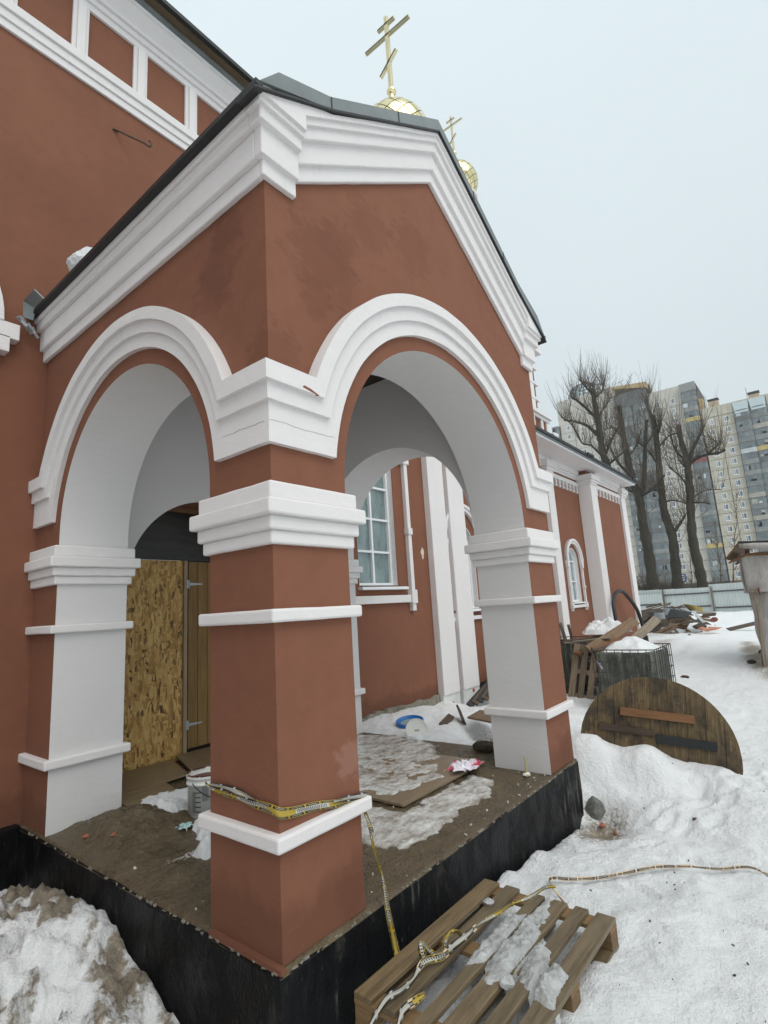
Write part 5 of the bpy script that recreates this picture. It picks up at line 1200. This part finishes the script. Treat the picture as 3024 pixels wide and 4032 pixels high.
def tree(label, x, trunk, tr_r, limbs, seed, shoots=260, group='bare trees behind the fence'):
    rnd = random.Random(seed)
    tp_ = limb_path(trunk, x); base = tp_[0]
    t = thing('pollarded_tree', label, 'tree', (base[0], base[1], gz(base[0], base[1])), group)
    off = Vector(t.location)
    tp_ = [(base[0], base[1], gz(base[0], base[1])-.3)]+tp_ if base[2] > gz(base[0], base[1]) else tp_
    def sub(pts): return [Vector(p)-off for p in pts]
    sm = smooth_path(tp_, 5); n = len(sm)
    rr = [tr_r*(1-.62*i/(n-1))*(1+.10*math.sin(i*1.9+seed))*(1.22 if i < 2 else 1) for i in range(n)]
    MB().tube(sub(sm), rr, 12).build('trunk', M['bark'], t, smooth=True)
    lm = MB(); tw = MB(); starts = []
    for (px, r, dx) in limbs:
        lp_ = smooth_path(limb_path(px, x, [dx*i/(len(px)-1) for i in range(len(px))]), 5); k = len(lp_)
        lm.tube(sub(lp_), [r*(1-.5*i/(k-1))*(1+.12*math.sin(i*2.3)) for i in range(k)], 8)
        for i in range(k): starts.append((lp_[i], .5+.5*i/k))
    for i in range(n//3, n): starts.append((sm[i], .55 if i < n-4 else 1.0))
    # knotty side branches, then thin shoots
    def branch(p, d, L, r, depth):
        pts = [p]; q = Vector(p); dd = Vector(d)
        for s in range(5):
            dd = (dd+Vector((rnd.uniform(-.30,.30), rnd.uniform(-.30,.30), rnd.uniform(-.10,.30)))).normalized(); q = q+dd*L/5; pts.append(q.copy())
        tw.tube(sub(pts), [r*(1-.75*i/5) for i in range(6)], 4, cap=False)
        if depth:
            for c in range(rnd.randint(2, 4)):
                i = rnd.randint(1, 5); branch(pts[i], (dd+Vector((rnd.uniform(-1,1), rnd.uniform(-1,1), rnd.uniform(-.1,.9)))).normalized(), L*rnd.uniform(.45,.75), r*.55, depth-1)
    for k in range(shoots//20):
        p, w = rnd.choice(starts); a = rnd.uniform(0, 6.28)
        branch(Vector(p), Vector((math.cos(a)*.8, math.sin(a), rnd.uniform(-.15,.6))).normalized(), rnd.uniform(1.2,2.8), .036, 2)
    for k in range(shoots):
        p, w = rnd.choice(starts)
        if rnd.random() > w+.2: continue
        a = rnd.uniform(0, 6.28); sp_ = rnd.uniform(.15,.75); d = Vector((math.cos(a)*sp_, math.sin(a)*sp_, 1)).normalized(); L = rnd.uniform(1.0,3.6)*(.45+.55*w)
        p = Vector(p); m1 = p+d*L*.45; m2 = p+d*L*.72+Vector((0,0,L*.12)); m3 = p+d*L*.9+Vector((0,0,L*.30))
        tw.tube(sub([p, m1, m2, m3]), [.019,.014,.010,.005], 3, cap=False)
    cr = lm.build('limbs', M['bark'], t, smooth=True); tw.build('crown', M['twig'], t, recalc=False)
    return t
tree('thick tree rising behind the wing roof, tallest shoots, farthest left of the trees', 47.5, [(735,1620),(690,1150),(622,860),(590,760),(565,600),(542,470),(530,382)], .46,
     [([(590,690),(500,600),(420,570),(350,560)],.17,1), ([(560,560),(480,480),(425,435),(400,425)],.15,-1), ([(530,400),(480,350),(440,300)],.10,.6), ([(600,790),(640,690),(690,600),(700,560)],.14,1), ([(610,850),(680,790),(740,740)],.13,-1), ([(590,720),(560,560),(610,470),(640,420)],.1,1), ([(600,800),(520,720),(460,700),(400,590),(330,540)],.10,-1.5), ([(545,420),(590,370),(600,320)],.08,.5)], 1, 760)
tree('tree with a forked trunk left of the middle, standing behind the fence', 49, [(905,1615),(880,1420),(840,1200),(820,1060),(775,930),(745,800),(715,640),(692,470)], .50,
     [([(822,1060),(845,960),(850,830),(855,690),(862,560)],.24,.6), ([(815,1030),(870,1010),(930,960),(975,900)],.15,-1), ([(760,900),(690,830),(640,740)],.14,1), ([(720,680),(660,610),(600,620)],.09,-.6), ([(855,720),(900,650),(960,560)],.09,.6), ([(800,1020),(760,1000),(735,1000)],.12,.5), ([(740,790),(800,720),(830,620)],.08,-.5)], 2, 480)
tree('tall tree with a short cut side limb, standing in the middle behind the fence', 50, [(1060,1610),(1040,1430),(1022,1280),(975,1140),(955,1000),(938,820),(920,640),(900,530)], .47,
     [([(1024,1275),(1060,1220),(1105,1150)],.16,-.4), ([(935,640),(945,600),(955,565)],.13,0), ([(960,1010),(900,990),(830,960)],.07,1), ([(940,850),(880,760),(800,690)],.09,.6), ([(930,740),(1000,660),(1060,640)],.08,-.6), ([(955,1080),(1020,1060),(1110,1080),(1150,1140)],.08,.6), ([(905,560),(870,480),(860,420)],.08,.4)], 3, 480)
tree('tree with a sawn-off top and two long limbs to the right, nearest the shed', 50.5, [(1215,1610),(1190,1480),(1155,1330),(1140,1180),(1132,1000),(1120,860),(1105,780),(1075,680),(1063,592)], .46,
     [([(1118,830),(1150,740),(1190,660),(1222,592)],.17,0), ([(1125,840),(1170,800),(1240,775),(1310,765),(1352,745)],.15,-.8), ([(1240,775),(1300,720),(1330,690)],.09,-.6), ([(1110,820),(1040,740),(1010,650)],.10,.8), ([(1140,1075),(1200,1072),(1258,1080)],.10,-.2), ([(1135,1000),(1080,920),(1000,850)],.10,.8), ([(1140,1050),(1220,1000),(1330,990)],.06,.8), ([(1110,860),(1060,800),(1050,700)],.06,.4)], 4, 480)
# slim saplings and brush
def sapling(label, px0, px1, x, seed, r=.06):
    rnd = random.Random(seed); a = hit(*c5(*px0), 0, x); b = hit(*c5(*px1), 0, x)
    p0 = Vector((x, a[1], gz(x, a[1]))); p1 = Vector((x, b[1], b[2])); t = thing('sapling', label, 'tree', tuple(p0), 'saplings behind the fence')
    st_ = [p0.lerp(p1, k/8)+Vector((0, rnd.uniform(-.1,.1), 0)) for k in range(9)]
    MB().tube([p-p0 for p in st_], [r*(1-.8*k/8) for k in range(9)], 6).build('trunk', M['twig'], t)
    m_ = MB()
    for k in range(60):
        p = p0.lerp(p1, rnd.uniform(.2,1)); an = rnd.uniform(0, 6.28); L = rnd.uniform(.6,1.8); d = Vector((math.cos(an)*.7, math.sin(an)*.7, 1)).normalized()
        m_.tube([p-p0, p+d*L*.5-p0, p+d*L+Vector((0,0,.2))-p0], [.018,.012,.005], 3, cap=False)
    m_.build('crown', M['twig'], t, recalc=False)
sapling('slim sapling right of the sawn-off tree, before the beige block', (1375,1590), (1425,1020), 56, 5)
sapling('slim pale sapling against the middle balcony stack', (1315,1590), (1290,1180), 58, 6, .07)
sapling('thin sapling between the two right-hand trees', (1130,1600), (1120,1200), 57, 7)
def bush(label, px, w, h, x, seed, n=170):
    rnd = random.Random(seed); a = hit(*c5(px, 1600), 0, x); p0 = Vector((x, a[1], gz(x, a[1])))
    t = thing('bare_bush', label, 'bush', tuple(p0), 'bare bushes behind the fence'); m_ = MB()
    for k in range(n):
        q = Vector((rnd.uniform(-.8,.8), rnd.uniform(-w,w), 0)); d = Vector((rnd.uniform(-.35,.35), rnd.uniform(-.35,.35), 1)).normalized(); L = h*rnd.uniform(.5,1.05)
        pts = [q, q+d*L*.4+Vector((rnd.uniform(-.2,.2), rnd.uniform(-.2,.2), 0)), q+d*L*.75+Vector((0, rnd.uniform(-.35,.35), 0)), q+d*L+Vector((0, rnd.uniform(-.4,.4), 0))]
        m_.tube(pts, [.03,.022,.014,.006], 3, cap=False)
        for c in range(3):
            b0 = pts[1].lerp(pts[2], rnd.random()); dd = Vector((rnd.uniform(-.6,.6), rnd.uniform(-.8,.8), .8)).normalized(); m_.tube([b0, b0+dd*rnd.uniform(.4,1.1)], [.012,.005], 3, cap=False)
    m_.build('stems', M['twig'], t, recalc=False)
bush('brown thicket of bare stems left of the forked tree', 800, 2.2, 4.2, 53, 11, 230)
bush('brown bare bush between the forked tree and the middle tree', 965, 1.6, 3.6, 54, 12)
bush('low bare bush between the middle tree and the sawn-off tree', 1125, 1.6, 3.2, 55, 13)
bush('scrubby bare bush right of the sawn-off tree', 1300, 1.8, 2.6, 56, 14)
# bus stop sign behind the fence
sg = thing('bus_stop_sign', 'blue square sign with a white bus symbol between the trees', 'sign', (60, 8.7, gz(60,8.7)))
MB().tube([(0,0,0),(0,0,3.6)], .04, 8).build('post', M['galv'], sg)
z_ = 2.80-gz(60,8.7)
MB().box(-.05,-.03,-.36,.36,z_-.42,z_+.42).build('plate', simple('sign_blue', (.02,.10,.36), .4, .05), sg, bevel=.01)
wh = simple('sign_white', (.75,.76,.77), .4, .03)
MB().box(-.054,-.050,-.24,.24,z_+.02,z_+.30).build('symbol', wh, sg); MB().box(-.054,-.050,-.24,.24,z_-.26,z_-.06).build('symbol', wh, sg); MB().box(-.056,-.054,-.20,.20,z_+.10,z_+.22).build('symbol', simple('sign_dark', (.02,.03,.05), .4), sg)

# ------------------------------------------------------------------ apartment blocks far behind
FH = 2.66; FX = 148.0
pan_b = simple('beige_wall_panel', (.47,.435,.355), .9, .14, .9, .1); pan_w = simple('pale_wall_panel', (.52,.495,.44), .9, .12, .7, .1)
joint = simple('dark_panel_joint', (.09,.085,.075), .9, .2, 1)
base_m = simple('ochre_ground_floor', (.20,.15,.085), .9, .2, .6)
blk = lambda c, n: simple(n, c, .7, .15, .8)
grp = blk((.185,.195,.19), 'grey_balcony_panel'); bmats = [grp, blk((.24,.25,.24), 'slate_balcony_panel'), blk((.12,.125,.122), 'dark_balcony_panel'), blk((.36,.34,.29), 'beige_balcony_panel'), blk((.50,.53,.55), 'white_balcony_panel'), blk((.50,.38,.14), 'yellow_balcony_panel'), blk((.22,.06,.06), 'red_balcony_panel')]
mull = simple('balcony_mullion', (.20,.235,.25), .5, .1, 2)
cmesh = {}
def block_window(par, y, z, w=1.0, h=1.32, x=FX):
    key = ('w', w, h)
    if key not in cmesh:
        f = MB().prism([[(-w/2,-h/2),(w/2,-h/2),(w/2,h/2),(-w/2,h/2)], [(-w/2+.09,-h/2+.09),(-w/2+.09,h/2-.09),(.08,h/2-.09),(.08,-h/2+.09)], [(.17,-h/2+.09),(.17,h/2-.09),(w/2-.09,h/2-.09),(w/2-.09,-h/2+.09)]], 'yz', -.07, .05).build('window', M['pvc'], par)
        g = MB().box(.0,.03,-w/2+.05,w/2-.05,-h/2+.05,h/2-.05).build('pane', M['farglass'], f)
        s_ = MB().box(-.16,0,-w/2-.06,w/2+.06,-h/2-.10,-h/2-.02).build('sill', M['drip'], f)
        cmesh[key] = (f, g, s_)
        f.location = (x-.135, y, z); return f
    f0, g0, s0 = cmesh[key]; f = link_copy(f0, par, (x-.135, y, z)); link_copy(g0, f); link_copy(s0, f); return f
def panel(par, y0, y1, z, x=FX, mat=pan_b, h=FH):
    key = ('p', round(y1-y0, 2), mat.name, h)
    if key not in cmesh: cmesh[key] = MB().box(0,.2,.05,y1-y0-.05,.05,h-.05).build('wall_panel', mat, par); cmesh[key].location = (x-.12, y0, z); return cmesh[key]
    return link_copy(cmesh[key], par, (x-.12, y0, z))
def balcony(par, y0, y1, z, depth, mat, x=FX, seed=0, glassy=True, h=FH):
    rnd = random.Random(seed); b = MB()
    ym = (y0+y1)/2; hw = (y1-y0)/2
    prof = [(0,-hw),(-depth*.75,-hw),(-depth,-hw*.62),(-depth,hw*.62),(-depth*.75,hw),(0,hw)]
    b.prism([prof], 'xy', 0, 1.05); o = b.build('balcony', mat, par, loc=(x, ym, z))
    MB().prism([[(a*.97, c*.985) for a, c in prof]], 'xy', 1.05, h-.18).build('glazing', M['balcglass'], o)
    MB().prism([[(a*1.03, c*1.0) for a, c in prof]], 'xy', h-.18, h-.02).build('slab', bmats[2], o)
    mm = MB()
    for k in range(9):
        yy = -hw*.62+2*hw*.62*k/8; mm.box(-depth-.03,-depth+.03,yy-.035,yy+.035,1.05,h-.18)
    mm.box(-depth-.03,-depth+.02,-hw*.62,hw*.62,1.66,1.74); mm.build('mullions', mull, o)
    for k in range(4):
        if rnd.random() < .42:
            yy = rnd.uniform(-hw*.6,hw*.3); MB().box(-depth-.035,-depth-.025,yy,yy+rnd.uniform(.4,1.1),1.15,rnd.choice((1.6,2.2))).build('curtained_pane', rnd.choice([bmats[4], M['farglass'], bmats[0], M['farglass'], bmats[3]]), o)
    return o
bA = thing('apartment_block', 'beige panel apartment block with stacked glazed balconies behind the shed', 'building', (0,0,0), 'apartment blocks beyond the trees')
MB().box(FX, FX+14, -30, 14.3, -1, 45.3).build('core', joint, bA)
rows = [41.85-FH*k for k in range(15)]
for k, zc in enumerate(rows):
    z0 = zc-1.50
    for a, b in ((10.72,14.25),(7.55,10.68)): panel(bA, a, b, z0)
    block_window(bA, 9.10, zc); block_window(bA, 12.35, zc)
    panel(bA, -2.4, .9, z0); block_window(bA, -.8, zc)
    for y0, y1, s in ((4.25,7.45,1),(1.0,4.2,2)):
        rr_ = random.Random(k*7+s); mt = rr_.choice([bmats[0],bmats[1],bmats[2],bmats[0],bmats[2],bmats[1],bmats[0],bmats[3]])
        if s == 1 and k == 3: mt = bmats[4]
        if s == 2 and k == 3: mt = bmats[5]
        balcony(bA, y0, y1, z0, 1.25, mt, seed=k*13+s)
        if rr_.random() < .6: MB().box(-.95,-.90,.0,.0+.02,.0,.01).build('balcony', mt, bA) if False else None
for a, b in ((10.72,14.25),(7.55,10.68),(-2.4,.9)): panel(bA, a, b, 43.05, h=2.3)
MB().box(FX-.15, FX+.2, -30, 14.3, -1, 2.9).build('ground_floor', base_m, bA)
for y in (12.5, 9.0): block_window(bA, y, 1.6)
m_ = MB()
for y0, y1 in ((4.35,7.55),(1.0,4.3)):
    ym = (y0+y1)/2; m_.add([(FX,y0,45.5),(FX,y1,45.5),(FX-1.5,y0+.25,42.2),(FX-1.5,y1-.45,42.2),(FX,y0,42.2),(FX,y1,42.2)], [(0,1,3,2),(0,2,4),(1,5,3),(2,3,5,4)])
m_.build('balcony_canopy', simple('pale_canopy_sheet', (.42,.50,.52), .5, .06, 1), bA)
MB().box(FX-.1, FX+14, -30, 14.3, 45.3, 45.6).build('parapet', pan_b, bA)
capd = simple('chimney_cap', (.05,.04,.038), .6, .2); chb = simple('chimney_beige', (.45,.35,.24), .9, .12, 1)
for y0, y1, z1 in ((10.3,12.4,47.3),(2.0,4.1,46.6)):
    c_ = MB().box(FX+1, FX+3, y0, y1, 45.3, z1).build('chimney', chb, bA)
    for yy in (y0+.1, y1-.1): MB().box(FX+1.1, FX+1.25, yy-.07, yy+.07, z1, z1+.5).build('cap_post', capd, c_)
    MB().box(FX+.8, FX+3.2, y0-.15, y1+.15, z1+.5, z1+.62).build('cap', capd, c_)
MB().box(FX+1, FX+3, 13.4, 14.9, 45, 48.7).build('chimney', simple('ochre_roof_house', (.46,.33,.16), .9, .1, 1), bA)
MB().tube([(FX+2,12.9,45),(FX+2,12.9,49.4)], .05, 5).build('antenna', capd, bA); MB().tube([(FX+2,4.4,45),(FX+2,4.4,49.0)], .05, 5).build('antenna', capd, bA)

bB = thing('apartment_block', 'taller pale apartment block with a dark balcony stack and a glazed roof dome', 'building', (0,0,0), 'apartment blocks beyond the trees')
XB = 149.0
MB().box(XB, XB+14, 14.4, 50.0, -1, 53.2).build('core', joint, bB)
rowsB = [49.9-FH*k for k in range(18)]
for k, zc in enumerate(rowsB):
    z0 = zc-1.5
    for a, b in ((17.9,21.5),(21.55,25.6)): panel(bB, a, b, z0, XB, pan_w)
    for y in (20.1, 23.6): block_window(bB, y, zc, x=XB)
    balcony(bB, 14.5, 17.8, z0, 1.6, bmats[5] if k in (2, 14) else (bmats[6] if k == 6 else bmats[(0,1,2,0,1)[k % 5]]), XB, seed=100+k)
    for s, (y0, y1) in enumerate(((25.8,29.6),(29.7,33.5))): balcony(bB, y0, y1, z0, 1.8, bmats[(2,0,1,2)[(k+s) % 4]], XB, seed=200+k*2+s)
    if zc < 50:
        for a, b in ((33.7,37.6),(37.65,41.6),(41.65,45.6),(45.65,49.6)): panel(bB, a, b, z0, XB, pan_w)
        for y in (35.6,39.6,43.6,47.4): block_window(bB, y, zc, x=XB)
    balcony(bB, 50.0, 52.0, z0, .9, bmats[(0,2)[k % 2]], XB, seed=400+k)
MB().box(XB-.1, XB+14, 17.8, 25.6, 51.05, 53.6).build('parapet', pan_w, bB); MB().box(XB-.1, XB+14, 33.6, 50, 51.05, 58.4).build('parapet', pan_w, bB)
MB().box(XB-1.7, XB+2, 14.4, 17.9, 51.05, 53.2).build('balcony_top', bmats[1], bB); MB().box(XB-1.8, XB+3, 25.7, 33.6, 51.05, 55.0).build('balcony_top', simple('weathered_grey_top', (.10,.105,.105), .9, .3, .5), bB)
MB().prism([[(25.2,55.0),(34.2,57.4),(34.4,57.9),(25.2,56.6)]], 'yz', XB-1.5, XB+5).build('roof_house', simple('ochre_roof_sheet', (.42,.30,.15), .8, .15, .7), bB)
MB().box(XB+.5, XB+2, 25.0, 25.8, 53.4, 56.4).build('chimney', capd, bB)
m_ = MB(); R_ = 5.0; cy_, cx_, cz_ = 43.2, XB+6, 58.4
for k in range(10):
    a = 2*math.pi*k/10; pr_ = [(1.0,0),(.97,2.0),(.80,3.9),(.42,5.2),(.06,6.0)]
    m_.tube([(cx_+R_*r*math.cos(a), cy_+R_*r*math.sin(a), cz_+z) for r, z in pr_], .11, 5)
for r, z in ((1.0,.1),(.99,1.0),(.97,2.0),(.88,3.0),(.80,3.9),(.62,4.6),(.42,5.2)):
    m_.tube([(cx_+R_*r*math.cos(2*math.pi*k/20), cy_+R_*r*math.sin(2*math.pi*k/20), cz_+z) for k in range(21)], .07, 4, cap=False)
m_.tube([(cx_,cy_,cz_+5.8),(cx_,cy_,cz_+6.6)], .35, 8); m_.build('dome_frame', simple('dark_dome_frame', (.09,.10,.11), .5, .2), bB)
gd, gnt, gb = nmat('dome_glass'); gb.inputs['Base Color'].default_value = (.8,.88,.9,1); gb.inputs['Transmission Weight'].default_value = .95; gb.inputs['Roughness'].default_value = .05; gb.inputs['IOR'].default_value = 1.05
MB().lathe([(R_*.98*r, z) for r, z in ((1.0,0),(.97,2.0),(.80,3.9),(.42,5.2),(.06,6.0))], 20, (cx_,cy_,cz_)).build('dome_glazing', gd, bB)
MB().box(XB-.15, XB+.2, 14.4, 50, -1, 2.0).build('ground_floor', base_m, bB)

# ------------------------------------------------------------------ small things on the church walls
hk = thing('iron_hook', 'rusty iron hook sticking out of the red wall below the frieze', 'hook', (.545, D, 6.99))
MB().tube(smooth_path([(0,.03,0),(.02,-.03,.0),(.10,-.12,-.07),(.20,-.25,-.17),(.245,-.30,-.22),(.262,-.315,-.205),(.262,-.31,-.165),(.25,-.29,-.14)]), .012, 7).build('rod', M['iron'], hk)
MB().lathe([(0,0),(.03,0),(.025,.02),(0,.02)], 10).build('wall_plate', M['iron'], hk)
o = rock('snow_lump', 'lump of old snow caught on the left eaves of the porch roof', (-.02,2.42,4.63), .16, M['snow'], 71, 'snow', (.8,1.25,.75))
rock('snow_lump', 'small lump of snow on the roof edge of the wing beside the porch gable', (11.3,2.55,5.60), .12, M['snow'], 72, 'snow', (2.0,.8,.7))

# ------------------------------------------------------------------ damp winter air
hz = MB().box(-40, 175, -60, 90, -3, 70).build('haze', [], None)
hm = bpy.data.materials.new('thin_haze'); hm.use_nodes = True; hn = hm.node_tree; hn.nodes.clear()
ho = hn.nodes.new('ShaderNodeOutputMaterial'); hv = hn.nodes.new('ShaderNodeVolumePrincipled'); hv.inputs['Color'].default_value = (.96,.975,1.0,1); hv.inputs['Density'].default_value = .0008; hv.inputs['Anisotropy'].default_value = .2
hn.links.new(hv.outputs[0], ho.inputs['Volume']); hz.data.materials.append(hm); hz['kind'] = 'stuff'
